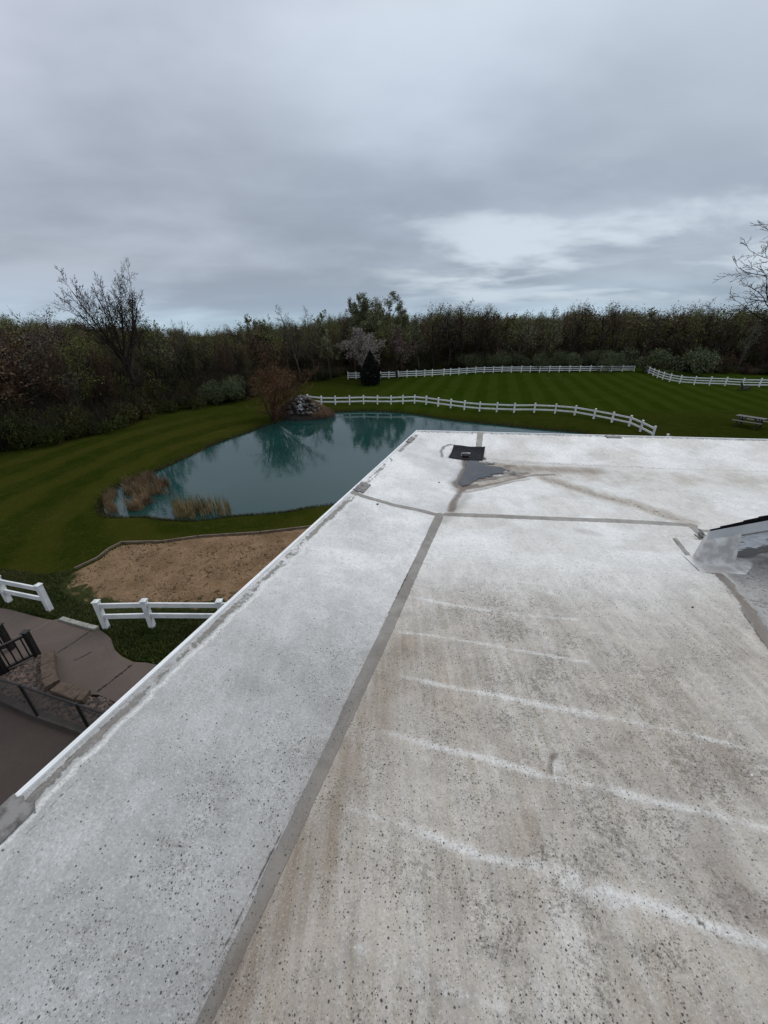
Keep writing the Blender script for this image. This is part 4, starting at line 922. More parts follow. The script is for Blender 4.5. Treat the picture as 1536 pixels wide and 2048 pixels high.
nl_ = [at(-110, 1163), at(20, 1205), at(101.5, 1222)]; nl_ = [np.array([-13.6, 8.9, 0])] and nl_
fence('white_fence', 'short white two-rail fence at the left edge, ending beside the walkway', nl_, 0.92, (0.42, 0.78), post=0.13, rail_h=0.14, zs=0.0)
p2, p3 = at(214, 1257), at(305.7, 1254.8)
ep = on_vplane(438, 1202.3, np.array([0, 0]), np.array([0., 1.])) if False else at(438, 1202.3, 0.92)
p5 = np.array([ep[0], ep[1], 0]); 
run = [p2, p3, p5]
for k in range(3): run.append(run[-1]+(p5-p3)*1.0+np.array([0, 0.18*(k+1), 0]))
fence('white_fence', 'white two-rail fence in front of the bare soil patch, running behind the roof edge', run, 0.92, (0.42, 0.78), post=0.13, rail_h=0.14, zs=0.0)
tp = at(1336.6, 868.5, 0.84); q0 = np.array([tp[0], tp[1], 0])
fence('white_fence', 'white post of a fence run just showing above the far roof edge', [q0, q0+np.array([1.0, -0.9, 0]), q0+np.array([1.9, -2.1, 0])], 0.84, (0.30, 0.68))

# ------------------------------------------------------------------ black railings and chain-link fence
def railing(px, label, h=0.74, zb=0.05, pick=0.11, right=True):
    P_ = [at(u, v, zb)[:2] for u, v in px]; r_ = empty('railing', (*P_[0], zb)); o0 = P_[0]
    for i, (a_, b_) in enumerate(zip(P_[:-1], P_[1:])):
        A_ = a_-o0; B_ = b_-o0; L = np.linalg.norm(B_-A_)
        for rz in (h-0.04, 0.10): MB().bar((*A_, rz), (*B_, rz), 0.06, 0.05).build('rail', M['black_metal'], r_)
        n = int(L/pick)
        for k in range(1, n): q = A_+(B_-A_)*k/n; MB().bar((*q, 0.10), (*q, h-0.05), 0.022, 0.022).build('baluster', M['black_metal'], r_)
    for q in P_:
        mb = MB(); mb.box((q[0]-o0[0], q[1]-o0[1], h/2+0.02), (0.11, 0.11, h+0.04)); mb.box((q[0]-o0[0], q[1]-o0[1], h+0.05), (0.15, 0.15, 0.025))
        mb.build('post', M['black_metal'], r_)
    tag(r_, label, 'railing', 'black picket railings'); return r_
railing([(76, 1312), (10, 1345), (-60, 1372)], 'black picket railing in front, ending beside the tan block wall')
railing([(24, 1298), (-40, 1312), (-110, 1330)], 'black picket railing behind the front one, ending at the left edge')
# chain-link
r0 = at(-60, 1392, 0.03); r1 = at(79, 1437, 0.03); r2_ = at(188, 1476, 0.03); r3_ = at(290, 1512, 0.03)
cf = empty('chain_link_fence', r1)
pts = [p_-r1 for p_ in (r0, r1, r2_, r3_)]; H_ = 1.0
for p_ in pts: MB().tube((p_[0], p_[1], -0.02), (p_[0], p_[1], H_+0.03), 0.03, 0.03, 8).build('post', M['black_metal'], cf)
wires = MB()
for a_, b_ in zip(pts[:-1], pts[1:]):
    MB().tube((a_[0], a_[1], H_), (b_[0], b_[1], H_), 0.022, 0.022, 8).build('top_rail', M['black_metal'], cf)
    d = (b_-a_); L = np.linalg.norm(d[:2]); d = d/L; st = 0.05; n = int((L+H_)/st)
    for k in range(n):
        for sgn in (1, -1):
            s0 = k*st-(H_ if sgn > 0 else 0); e0 = s0+H_*sgn; z0, z1 = 0.03, H_
            if sgn > 0: s_a, s_b = s0, s0+H_
            else: s_a, s_b = k*st, k*st-H_
            # clip to 0..L
            def zz(s_): return z0+(z1-z0)*(s_-s_a)/(s_b-s_a)
            lo, hi = max(0, min(s_a, s_b)), min(L, max(s_a, s_b))
            if hi-lo < 0.02: continue
            wires.tube(a_[:3]*[1, 1, 0]+d*lo+[0, 0, zz(lo)], a_[:3]*[1, 1, 0]+d*hi+[0, 0, zz(hi)], 0.0028, 0.0028, 3)
wires.build('mesh_wire', M['black_metal'], cf)
tag(cf, 'low black chain-link fence between the dark patio and the stone bed', 'fence')

# ------------------------------------------------------------------ lawn furniture
def picnic_table(loc, rz):
    t = empty('picnic_table', loc, rz); L = 1.85
    mb = MB()
    for k in range(5): mb.box((0, (k-2)*0.148, 0.75), (L, 0.14, 0.038), 0, 0.004)
    mb.build('tabletop', M['wood_grey'], t)
    for s in (-1, 1):
        mb = MB()
        for k in range(2): mb.box((0, s*(0.62+k*0.148), 0.45), (L, 0.14, 0.038), 0, 0.004)
        mb.build('seat', M['wood_grey'], t)
    for e_ in (-0.62, 0.62):
        for s in (-1, 1): MB().bar((e_, s*0.62, 0), (e_, s*0.24, 0.73), 0.04, 0.10, (1, 0, 0)).build('leg', M['wood_dark'], t)
        MB().bar((e_+0.041, -0.78, 0.40), (e_+0.041, 0.78, 0.40), 0.04, 0.09).build('cross_beam', M['wood_dark'], t)
        MB().bar((e_+0.041, -0.34, 0.70), (e_+0.041, 0.34, 0.70), 0.04, 0.07).build('top_beam', M['wood_dark'], t)
        MB().bar((e_*0.93, 0, 0.42), (e_*0.25, 0, 0.70), 0.04, 0.07).build('brace', M['wood_dark'], t)
    tag(t, 'grey weathered wooden picnic table with attached benches on the right lawn', 'picnic table'); return t
tl = at(1495, 853); picnic_table((tl[0], tl[1], zlawn(tl[0], tl[1])), math.radians(-58))
def lawn_chair(loc, rz):
    t = empty('lawn_chair', loc, rz); m_ = M['wood_dark']
    mb = MB()
    for k in range(5): mb.bar((-0.28, -0.26+k*0.12, 0.36-k*0.035), (0.28, -0.26+k*0.12, 0.36-k*0.035), 0.10, 0.02)
    mb.build('seat', m_, t); mb = MB()
    for k in range(5): x = (k-2)*0.115; mb.bar((x*0.8, 0.24, 0.22), (x*1.15, 0.52, 0.98-abs(k-2)*0.05), 0.10, 0.022, (0, 1, 0.3))
    mb.build('backrest', m_, t)
    for s in (-1, 1):
        MB().bar((s*0.36, -0.42, 0.56), (s*0.36, 0.42, 0.54), 0.13, 0.025).build('armrest', m_, t)
        MB().bar((s*0.33, -0.36, 0), (s*0.33, -0.36, 0.55), 0.10, 0.03).build('leg', m_, t)
        MB().bar((s*0.31, -0.34, 0.34), (s*0.31, 0.62, 0.03), 0.03, 0.11).build('leg', m_, t)
    tag(t, 'dark slatted garden chair on the lawn in front of the right fence', 'chair'); return t
cl_ = at(1488, 781); lawn_chair((cl_[0], cl_[1], zlawn(cl_[0], cl_[1])), math.radians(70))
for (u, v0, v1, lb) in ((1094.5, 754, 734, 'thin dark post standing on the lawn near the far fence'), (1125, 763.5, 737, 'thin dark post on the striped lawn, the nearer of the pair')):
    q = at(u, v0); hh = height_at(v1, q[1]); r_ = empty('lawn_post', (q[0], q[1], zlawn(q[0], q[1])))
    MB().tube((0, 0, -0.05), (0, 0, hh), 0.045, 0.04, 8).build('pole', M['rust_post'], r_)
    MB().tube((0, 0, 0), (0, 0, 0.05), 0.09, 0.07, 8).build('base', M['rust_post'], r_)
    tag(r_, lb, 'post', 'thin dark posts on the lawn')
q = at(592, 792); o = MB().tube((0, 0, -.05), (0, 0, 0.95), 0.03, 0.025, 8).build('stake', M['bark_grey']); o.location = (q[0], q[1], 0); tag(o, 'thin grey stake standing behind the rock mound', 'stake')

# ------------------------------------------------------------------ rock waterfall mound
mc = at(603, 829); mc = np.array([mc[0], mc[1]])
mx = 2.6; my = 1.5
def mound_z(dx_, dy_):
    r2 = (dx_/mx)**2+(dy_/my)**2
    return np.where(r2 > 1.35, -0.9, 1.75*np.exp(-r2*1.5)-0.30)
n_ = 60; ux = np.linspace(-3.4, 3.8, n_); uy = np.linspace(-2.2, 2.4, n_); UX, UY = np.meshgrid(ux, uy, indexing='ij')
UZ = np.maximum(mound_z(UX, UY), -0.75)+0.08*(fnoise(UX, UY, 2.5, 77)-0.5)-0.06
ii = np.arange(n_*n_).reshape(n_, n_); Fm = np.stack([ii[:-1, :-1], ii[1:, :-1], ii[1:, 1:], ii[:-1, 1:]], -1).reshape(-1, 4)
o = link_mesh('ground_mound', np.stack([UX+mc[0], UY+mc[1]+0.55, UZ], -1).reshape(-1, 3), Fm, M['mulch'], smooth=True)
tag(o, 'earth mound on the pond bank under the boulders', 'mound', kind='structure')
bms = []
for k in range(6):
    r = np.random.RandomState(100+k); v = IV2*(1+0.0*IV2[:, :1]); nd = r.randn(7, 3)
    for q in nd:
        q = q/np.linalg.norm(q); t_ = v @ q; v = v-np.outer(np.maximum(t_-0.62, 0)*0.85, q)
    v = v*np.array([1, 0.8, 0.62]); me = link_mesh('boulder', v, IF2, M['boulder']); bms.append(me)
rb = np.random.RandomState(11); cnt = 0
spots = []
for k in range(130):
    a = rb.normal(0, 0.72); b = rb.uniform(-1.35, 0.35)
    spots.append((a, b))
labs = ['dark wet boulder piled in the waterfall mound on the pond bank']
for a, b in spots:
    z = float(mound_z(a, b)); 
    if z < -0.32 or abs(a) > 1.7: continue
    s = rb.uniform(0.14, 0.30); src = bms[cnt % 6]
    if cnt < 6: ob = src
    else: ob = src.copy(); COL.objects.link(ob)
    ob.location = (mc[0]+a, mc[1]+0.55+b, z+0.02); ob.scale = (s, s, s); ob.rotation_euler = (rb.uniform(-.4, .4), rb.uniform(-.4, .4), rb.uniform(0, 6.28))
    tag(ob, labs[0], 'boulder', 'dark boulders of the rock mound'); cnt += 1
# little cascade
mb = []; V = []; F = []
for k in range(14):
    t = k/13; y = -0.10-1.15*t; z = float(mound_z(0.0, -0.10-1.15*t))+0.14-0.03*math.sin(t*18); w_ = 0.10+0.07*math.sin(k*2.1)+0.08*t
    x0 = 0.0+0.10*math.sin(k*1.7)
    V += [(mc[0]+x0-w_, mc[1]+0.50+y, z+0.05), (mc[0]+x0, mc[1]+0.48+y, z+0.12), (mc[0]+x0+w_, mc[1]+0.50+y, z+0.05)]
for k in range(13): b = 3*k; F += [(b, b+3, b+4, b+1), (b+1, b+4, b+5, b+2)]
o = link_mesh('waterfall', np.array(V), F, M['fall'], smooth=True); tag(o, 'small white trickle of water running down the dark boulders', 'waterfall')

# ------------------------------------------------------------------ blades: reeds, straw, grass tufts
def blades(name, xy, zb, h0, h1, w_, lean, mat, seed, label, cat, kind='stuff', parent=None):
    r = np.random.RandomState(seed); n = len(xy); h = r.uniform(h0, h1, n); a = r.uniform(0, 6.283, n); la = r.uniform(0, 6.283, n); ln = r.uniform(0, lean, n)*h
    x, y = xy[:, 0], xy[:, 1]; z = zb if np.ndim(zb) else np.full(n, zb)
    ca, sa = np.cos(a)*w_/2, np.sin(a)*w_/2; lx, ly = np.cos(la)*ln, np.sin(la)*ln
    P0 = np.stack([x-ca, y-sa, z], 1); P1 = np.stack([x+ca, y+sa, z], 1)
    P2 = np.stack([x+ca*.7+lx*.35, y+sa*.7+ly*.35, z+h*.6], 1); P3 = np.stack([x-ca*.7+lx*.35, y-sa*.7+ly*.35, z+h*.6], 1)
    P4 = np.stack([x+lx, y+ly, z+h*(1-0.25*ln/h)], 1); P5 = P4+np.stack([ca*.2, sa*.2, 0*h], 1)
    V = np.stack([P0, P1, P2, P3, P5, P4], 1).reshape(-1, 3); b = np.arange(n)[:, None]*6
    F = np.concatenate([b+np.array([[0, 1, 2, 3]]), b+np.array([[3, 2, 4, 5]])])
    o = link_mesh(name, V, F, mat, parent=parent)
    if label: tag(o, label, cat, kind=kind)
    return o
def scat(pts, n, seed, margin=0.0, clump=None):
    r = np.random.RandomState(seed); xs = [q[0] for q in pts]; ys = [q[1] for q in pts]; out = np.zeros((0, 2))
    while len(out) < n:
        x = r.uniform(min(xs), max(xs), n); y = r.uniform(min(ys), max(ys), n); ok = (sdist(x, y, pts) < -margin)
        if clump: ok &= fnoise(x, y, clump, seed, 3) > 0.48+0.1*(r.rand(n)-.5)
        out = np.concatenate([out, np.stack([x[ok], y[ok]], 1)])
    return out[:n]
c1 = [at(u, v, WL)[:2] for u, v in [(240, 975), (268, 962), (300, 953), (345, 975), (352, 992), (330, 1003), (300, 1006), (282, 1022), (258, 1024), (246, 1010), (256, 992), (246, 985)]]
blades('cattail_reeds', scat(c1, 2100, 1, 0, 1.6), WL-0.02, 0.22, 0.72, 0.022, 0.75, M['reed'], 1, 'tan flattened dead reeds at the left tip of the pond', 'reeds')
c2 = [at(u, v, WL)[:2] for u, v in [(345, 1022), (372, 1014), (405, 1018), (440, 1014), (462, 1018), (462, 1030), (440, 1036), (400, 1040), (352, 1036)]]
blades('cattail_reeds', scat(c2, 950, 2, 0, 2.0), WL-0.02, 0.3, 0.95, 0.020, 0.28, M['reed_green'], 2, 'upright straw coloured reeds along the near bank of the pond', 'reeds')
c3 = [at(u, v, WL)[:2] for u, v in [(215, 1030), (206, 1005), (224, 985), (236, 985), (226, 1005), (240, 1030)]]
blades('pond_rushes', scat(c3, 500, 3), WL-0.02, 0.2, 0.6, 0.015, 0.5, M['reed'], 3, 'sparse dead rushes in the shallows at the far left of the pond', 'rushes')
# straw round the mound
r = np.random.RandomState(5); n = 9000
xs_ = r.normal(0, 1.7, n); ys_ = r.uniform(-1.5, 1.0, n)
keep = ((np.abs(xs_) > 1.05+0.3*r.randn(n)*0.5) | (ys_ > 0.35)) & (mound_z(xs_, ys_) > -0.33); xs_, ys_ = xs_[keep], ys_[keep]
blades('straw_grass', np.stack([xs_+mc[0], ys_+mc[1]+0.55], 1), mound_z(xs_, ys_)-0.06, 0.15, 0.42, 0.03, 1.0, M['straw'], 6, 'dry straw coloured grass skirting the rock mound', 'grass')
# bank grass and rough turf
pd = np.array(pond); r = np.random.RandomState(8)
k = r.randint(0, len(pd), 26000); t = r.rand(26000)[:, None]; q = pd[k]*(1-t)+pd[(k+1) % len(pd)]*t+r.normal(0, 0.16, (26000, 2))
s_ = sdist(q[:, 0], q[:, 1], pond); q = q[s_ > 0.02]; s_ = s_[s_ > 0.02]
M['bank_grass'] = leafmat('bank_grass', (0.022, 0.030, 0.007), (0.045, 0.050, 0.014), (0.060, 0.045, 0.020))
blades('bank_grass', q, terrain_h(q[:, 0], q[:, 1], s_)-0.01, 0.06, 0.22, 0.018, 0.8, M['bank_grass'], 9, 'rough uncut grass fringing the pond bank', 'grass')
M['turf'] = leafmat('turf', (0.026, 0.042, 0.007), (0.046, 0.060, 0.012), (0.055, 0.055, 0.018))
tf = [at(u, v)[:2] for u, v in [(-60, 1130), (90, 1150), (150, 1140), (120, 1180), (160, 1210), (420, 1225), (520, 1200), (520, 1290), (320, 1330), (268, 1322), (232, 1300), (224, 1275), (200, 1257), (108, 1238), (-60, 1205)]]
q = scat(tf, 60000, 12, 0.0, None)
blades('turf_tufts', q, 0.0, 0.03, 0.10, 0.02, 0.9, M['turf'], 13, 'short rough turf between the soil patch and the walkway', 'grass')
q = scat(soil, 2600, 15, 0.1, 0.9); 
blades('soil_weeds', q, 0.03, 0.03, 0.09, 0.03, 0.9, M['turf'], 16, 'sparse grass sprouts on the bare soil patch', 'weeds')

# ------------------------------------------------------------------ trees, shrubs and the wood
def nrm(v): return v/(np.linalg.norm(v, axis=-1, keepdims=True)+1e-9)
def grow(seed, H, trunkL, R, levels, lean=0.05, stems=1, stem_spread=0.0):
    """returns list of (P0,P1,r0,r1,level). levels: (n_children, f0, angle_deg, ratio, k, wiggle, tropism)"""
    r = np.random.RandomState(seed)
    D0 = nrm(np.stack([r.normal(0, lean+stem_spread, stems), r.normal(0, lean+stem_spread, stems), np.ones(stems)], 1))
    P = np.zeros((stems, 3)); P[:, :2] = r.normal(0, 0.08*stem_spread*3, (stems, 2)); L = np.full(stems, trunkL)*r.uniform(.85, 1.1, stems); Rr = np.full(stems, R)
    segs = []; tips = []
    k0, wig0 = 6, 0.07
    cur = (P, D0, L, Rr, k0, wig0, 0.05)
    for lv in range(len(levels)+1):
        P, Dd, L, Rr, k, wig, trop = cur; n = len(P); pts = [P]; dirs = [Dd]; rad = [Rr]
        for s in range(k):
            Dd = nrm(Dd+r.normal(0, wig, (n, 3))+np.array([0, 0, trop])); P = P+Dd*(L/k)[:, None]; pts.append(P); dirs.append(Dd)
            rad.append(Rr*(1-(0.62 if lv else 0.42)*(s+1)/k))
        pts = np.array(pts); dirs = np.array(dirs); rad = np.array(rad)
        for s in range(k): segs.append((pts[s], pts[s+1], rad[s], rad[s+1], lv))
        if lv == len(levels): tips.append((pts[1:].reshape(-1, 3), dirs[1:].reshape(-1, 3))); break
        nc, f0, ang, ratio, k2, wig2, trop2 = levels[lv]
        f = f0+(1-f0)*((np.arange(nc)[None, :]+r.rand(n, nc))/nc); f[:, -1] = 1.0; idx = np.clip((f*k), 0, k-1e-6); i0 = idx.astype(int); fr = (idx-i0)[..., None]; col = np.arange(n)[:, None]
        Pc = pts[i0, col]*(1-fr)+pts[i0+1, col]*fr; Dc = dirs[i0+1, col]; Rc = rad[i0+1, col]
        ref = np.where(np.abs(Dc[..., 2:3]) > .9, np.array([1., 0, 0]), np.array([0, 0, 1.])); pa = nrm(np.cross(Dc, ref)); pb_ = np.cross(Dc, pa)
        az = (2.399*np.arange(nc)[None, :]+r.rand(n, 1)*6.28+r.normal(0, .35, (n, nc)))[..., None]; perp = pa*np.cos(az)+pb_*np.sin(az); an = np.radians(ang)*r.uniform(.6, 1.3, (n, nc))[..., None]; an[:, -1] *= 0.35
        Dn = nrm(Dc*np.cos(an)+perp*np.sin(an)); Ln = (L[:, None]*ratio*r.uniform(.7, 1.15, (n, nc))*(1.15-0.45*f))
        cur = (Pc.reshape(-1, 3), Dn.reshape(-1, 3), Ln.reshape(-1), (Rc*0.62).reshape(-1), k2, wig2, trop2)
    return segs, tips[0], r
def prisms(segs, sides_of, ribbon_below=0.0, rmin=0.004, rseed=0):
    Vs = []; Fs = []; base = 0; r = np.random.RandomState(rseed)
    for (A_, B_, ra, rb_, lv) in segs:
        n = sides_of(lv); ra = np.maximum(ra, rmin); rb_ = np.maximum(rb_, rmin); d = nrm(B_-A_); up = np.where(np.abs(d[:, 2:3]) > .9, np.array([[1., 0, 0]]), np.array([[0, 0, 1.]]))
        a = nrm(np.cross(d, up)); b = np.cross(a, d); m_ = len(A_)
        if n == 2:
            t = r.uniform(0, 6.28, (m_, 1)); w_ = a*np.cos(t)+b*np.sin(t)
            V = np.stack([A_-w_*ra[:, None], A_+w_*ra[:, None], B_+w_*rb_[:, None], B_-w_*rb_[:, None]], 1).reshape(-1, 3); F = np.arange(m_*4).reshape(-1, 4)
        else:
            th = np.arange(n)*2*np.pi/n; ring = lambda C_, R_: C_[:, None, :]+R_[:, None, None]*(a[:, None, :]*np.cos(th)[None, :, None]+b[:, None, :]*np.sin(th)[None, :, None])
            V = np.concatenate([ring(A_, ra), ring(B_, rb_)], 1).reshape(-1, 3); i = np.arange(n); q = np.stack([i, (i+1) % n, n+(i+1) % n, n+i], 1); F = (np.arange(m_)[:, None, None]*2*n+q[None]).reshape(-1, 4)
        Vs.append(V); Fs.append(F+base); base += len(V)
    return (np.concatenate(Vs), np.concatenate(Fs)) if Vs else (np.zeros((0, 3)), np.zeros((0, 4), int))
def leaves(P, r, n, s0, s1, jit, elong=1.4):
    i = r.randint(0, len(P), n); c = P[i]+r.normal(0, jit, (n, 3)); a = nrm(r.normal(0, 1, (n, 3))); b = nrm(np.cross(a, r.normal(0, 1, (n, 3)))); s = r.uniform(s0, s1, (n, 1))
    V = np.stack([c-a*s*elong*.5, c+b*s*.42, c+a*s*elong*.5, c-b*s*.42], 1).reshape(-1, 3); return V, np.arange(n*4).reshape(-1, 4)
def cat(parts):
    Vs, Fs, Ms = [], [], []; b = 0
    for V, F, mi in parts:
        if len(F) == 0: continue
        Vs.append(V); Fs.append(F+b); Ms.append(np.full(len(F), mi)); b += len(V)
    return np.concatenate(Vs), np.concatenate(Fs), np.concatenate(Ms)
SP = {  'hero': (4.6, 0.22, [(9, .50, 36, 1.35, 8, .06, .05), (9, .25, 40, .40, 5, .10, .05), (6, .2, 44, .48, 4, .14, .03), (5, .2, 46, .5, 3, .18, .02), (3, .2, 42, .55, 2, .2, 0)], 1, 0.06),
 'spread': (6.6, 0.24, [(13, .45, 60, 1.0, 8, .08, .065), (10, .20, 44, .44, 5, .13, .05), (6, .2, 46, .48, 4, .18, .03), (5, .25, 44, .5, 3, .2, .02), (2, .3, 40, .55, 2, .2, 0)], 1, 0.0),
  # (trunkL, R, levels, stems, spread)
 'tall': (7.5, 0.13, [(11, .30, 42, .36, 4, .16, .10), (5, .25, 42, .52, 3, .18, .08), (4, .3, 42, .55, 3, .2, .05), (3, .3, 40, .6, 2, .2, .03)], 1, 0.0),
 'vase': (3.2, 0.22, [(6, .55, 36, 1.15, 5, .12, .12), (6, .25, 42, .55, 4, .17, .08), (5, .25, 44, .52, 3, .2, .05), (4, .3, 42, .55, 3, .2, .02)], 1, 0.02),
 'multi': (5.2, 0.07, [(8, .20, 34, .42, 4, .14, .12), (5, .25, 36, .5, 3, .16, .1), (4, .3, 38, .5, 2, .2, .05)], 9, 0.30),
 'round': (3.0, 0.13, [(8, .35, 52, .75, 4, .15, .10), (6, .25, 45, .52, 3, .18, .06), (5, .3, 45, .52, 3, .2, .02), (3, .3, 40, .55, 2, .2, 0)], 1, 0.02)}
def tree_parts(kind, seed, nleaf=0, ls=(0.06, 0.12), jit=0.12, fine=True, twig=0.005, levels=None):
    tl_, R_, lv_, st_, sp_ = SP[kind]; lv_ = levels or lv_
    segs, tips, r = grow(seed, 1, tl_, R_, lv_, stems=st_, stem_spread=sp_)
    N = len(lv_)
    thick = [s for s in segs if s[4] <= (0 if kind != 'vase' else 0)]; thin = [s for s in segs if s not in thick] if False else segs[len(thick):]
    so = (lambda lv: 7 if lv == 0 else 5 if lv == 1 else 3 if lv < N else 2) if fine else (lambda lv: 4 if lv == 0 else 3 if lv == 1 else 2)
    T = prisms(thick, so, rmin=twig, rseed=seed); B = prisms(thin, so, rmin=twig, rseed=seed+1)
    H = max(s[1][:, 2].max() for s in segs); tt = tips[0]; Wd = np.percentile(np.hypot(tt[:, 0]-tt[:, 0].mean(), tt[:, 1]-tt[:, 1].mean()), 93)*2
    Lf = leaves(tips[0], r, nleaf, ls[0], ls[1], jit) if nleaf else (np.zeros((0, 3)), np.zeros((0, 4), int))
    tree_parts.W = Wd
    return T, B, Lf, H
treelib = {}
def make_tree(name, label, cat_, kind, seed, bark, leafm, nleaf, loc, H, group=None, width=1.0, ls=(0.06, 0.12), jit=0.12, twig=0.006, rz=None, levels=None, W=None):
    key = (kind, seed, bark, leafm, nleaf)
    if key not in treelib:
        T, B, Lf, h = tree_parts(kind, seed, nleaf, ls, jit, twig=twig, levels=levels)
        r_ = empty(name, loc); t_ = link_mesh('trunk', T[0], T[1], M[bark], parent=r_)
        V, F, mi = cat([(B[0], B[1], 0), (Lf[0], Lf[1], 1)]); c_ = link_mesh('crown', V, F, [M[bark], M[leafm]], midx=mi, parent=r_)
        treelib[key] = (r_, t_, c_, h, tree_parts.W)
    else:
        r0, t0, c0, h, _w = treelib[key]; r_ = r0.copy(); COL.objects.link(r_); r_.name = name
        for q in (t0, c0): c2 = q.copy(); COL.objects.link(c2); c2.parent = r_
    s = H/h; r_.location = loc; sw = (W/treelib[key][4]) if W else s*width; r_.scale = (sw, sw, s); r_.rotation_euler = (0, 0, random.uniform(0, 6.28) if rz is None else rz)
    tag(r_, label, cat_, group); return r_
def place(u, Y): 
    """ground point in image column u at forward distance Y"""
    x = (u-768)/FPX*(Y*CT); return x
def tree_at(u, Y, vtop, name, label, cat_, kind, seed, bark, leafm, nleaf, **kw):
    x = place(u, Y); return make_tree(name, label, cat_, kind, seed, bark, leafm, nleaf, (x, Y, zlawn(x, Y)-0.05), height_at(vtop, Y), **kw)
tree_at(238, 38, 509, 'bare_tree', 'tall wide spreading bare tree towering over the wood on the left', 'tree', 'hero', 21, 'bark_dark', 'leaf_olive', 40, W=6.2, twig=0.010, rz=1.2)
tree_at(262, 41, 598, 'leafing_tree', 'yellow green leafing tree beside the big bare tree', 'tree', 'tall', 31, 'bark', 'leaf_fresh', 2600, ls=(.045, .10), width=0.9)
tree_at(100, 34, 614, 'blossom_tree', 'tree with pinkish white blossom at the skyline, left of the big bare tree', 'tree', 'round', 33, 'bark_dark', 'blossom_pink', 5000, ls=(.02, .05), jit=.08, width=0.8)
tree_at(20, 33, 614, 'bare_tree', 'bare thin tree at the left edge of the wood', 'tree', 'vase', 34, 'bark_grey', 'leaf_olive', 300, width=0.9, twig=.009)
tree_at(1684, 25, 385, 'bare_tree', 'large bare tree reaching in from the right edge of the photo', 'tree', 'spread', 25, 'bark_dark', 'leaf_red', 50, W=13.5, twig=0.008)
tree_at(523, 33.5, 700, 'willow_shrub', 'rusty brown many-stemmed budding tree on the bank beside the rock mound', 'tree', 'multi', 41, 'bark_red', 'leaf_rust', 15000, ls=(.035, .08), jit=.16, W=5.4)
tree_at(722, 58, 655, 'blossom_tree', 'small tree with pale pink blossom just behind the dark conifer', 'tree', 'round', 43, 'bark_grey', 'blossom', 5200, ls=(.05, .12), width=0.95)
tree_at(796, 61, 652, 'blossom_tree', 'dusky pink budding tree right of the dark conifer', 'tree', 'round', 44, 'bark_dark', 'blossom_pink', 3000, ls=(.05, .11), width=1.0)
tree_at(590, 57, 608, 'slender_tree', 'tall slender bare tree, left of the pair above the rock mound', 'tree', 'tall', 45, 'bark_grey', 'leaf_pale', 700, width=0.85, twig=.010)
tree_at(622, 58, 611, 'slender_tree', 'tall slender bare tree, right of the pair above the rock mound', 'tree', 'tall', 46, 'bark', 'leaf_pale', 700, width=0.75, twig=.010)
tree_at(565, 56, 622, 'slender_tree', 'narrow bare tree just left of the tall slender pair', 'tree', 'tall', 47, 'bark', 'leaf_pale', 500, width=0.55, twig=.010)
tree_at(512, 54, 630, 'leafing_tree', 'pale green leafing tree on the skyline above the rusty brown tree', 'tree', 'round', 48, 'bark', 'leaf_pale', 2600, ls=(.09, .2), width=0.7)
tree_at(541, 55, 629, 'leafing_tree', 'olive leafing tree between the pale green tree and the slender bare ones', 'tree', 'tall', 49, 'bark', 'leaf_fresh', 1300, ls=(.09, .2), width=0.8)
tree_at(655, 60, 620, 'leafing_tree', 'leafy green skyline tree right of the tall slender pair', 'tree', 'tall', 50, 'bark', 'leaf_pale', 2600, ls=(.1, .22), width=1.0)
tree_at(706, 64, 590, 'poplar_tree', 'narrow poplar in pale young leaf, leftmost of the tall leafy group', 'tree', 'tall', 51, 'bark', 'leaf_pale', 8000, ls=(.06, .14), width=0.8)
tree_at(748, 65, 590, 'poplar_tree', 'poplar in pale young leaf in the middle of the tall leafy group', 'tree', 'tall', 52, 'bark', 'leaf_pale', 8000, ls=(.06, .14), width=1.1)
tree_at(776, 66, 582, 'poplar_tree', 'tallest poplar in pale young leaf, top of the leafy group', 'tree', 'tall', 53, 'bark', 'leaf_pale', 8000, ls=(.06, .14), width=1.1)
tree_at(805, 66, 603, 'poplar_tree', 'pale leafed poplar on the right side of the tall leafy group', 'tree', 'tall', 54, 'bark', 'leaf_pale', 8000, ls=(.06, .14), width=0.9)
tree_at(778, 62, 622, 'yellow_tree', 'yellow olive round tree in front of the pale poplars', 'tree', 'multi', 55, 'bark_red', 'leaf_fresh', 9000, ls=(.04, .09), width=1.0)
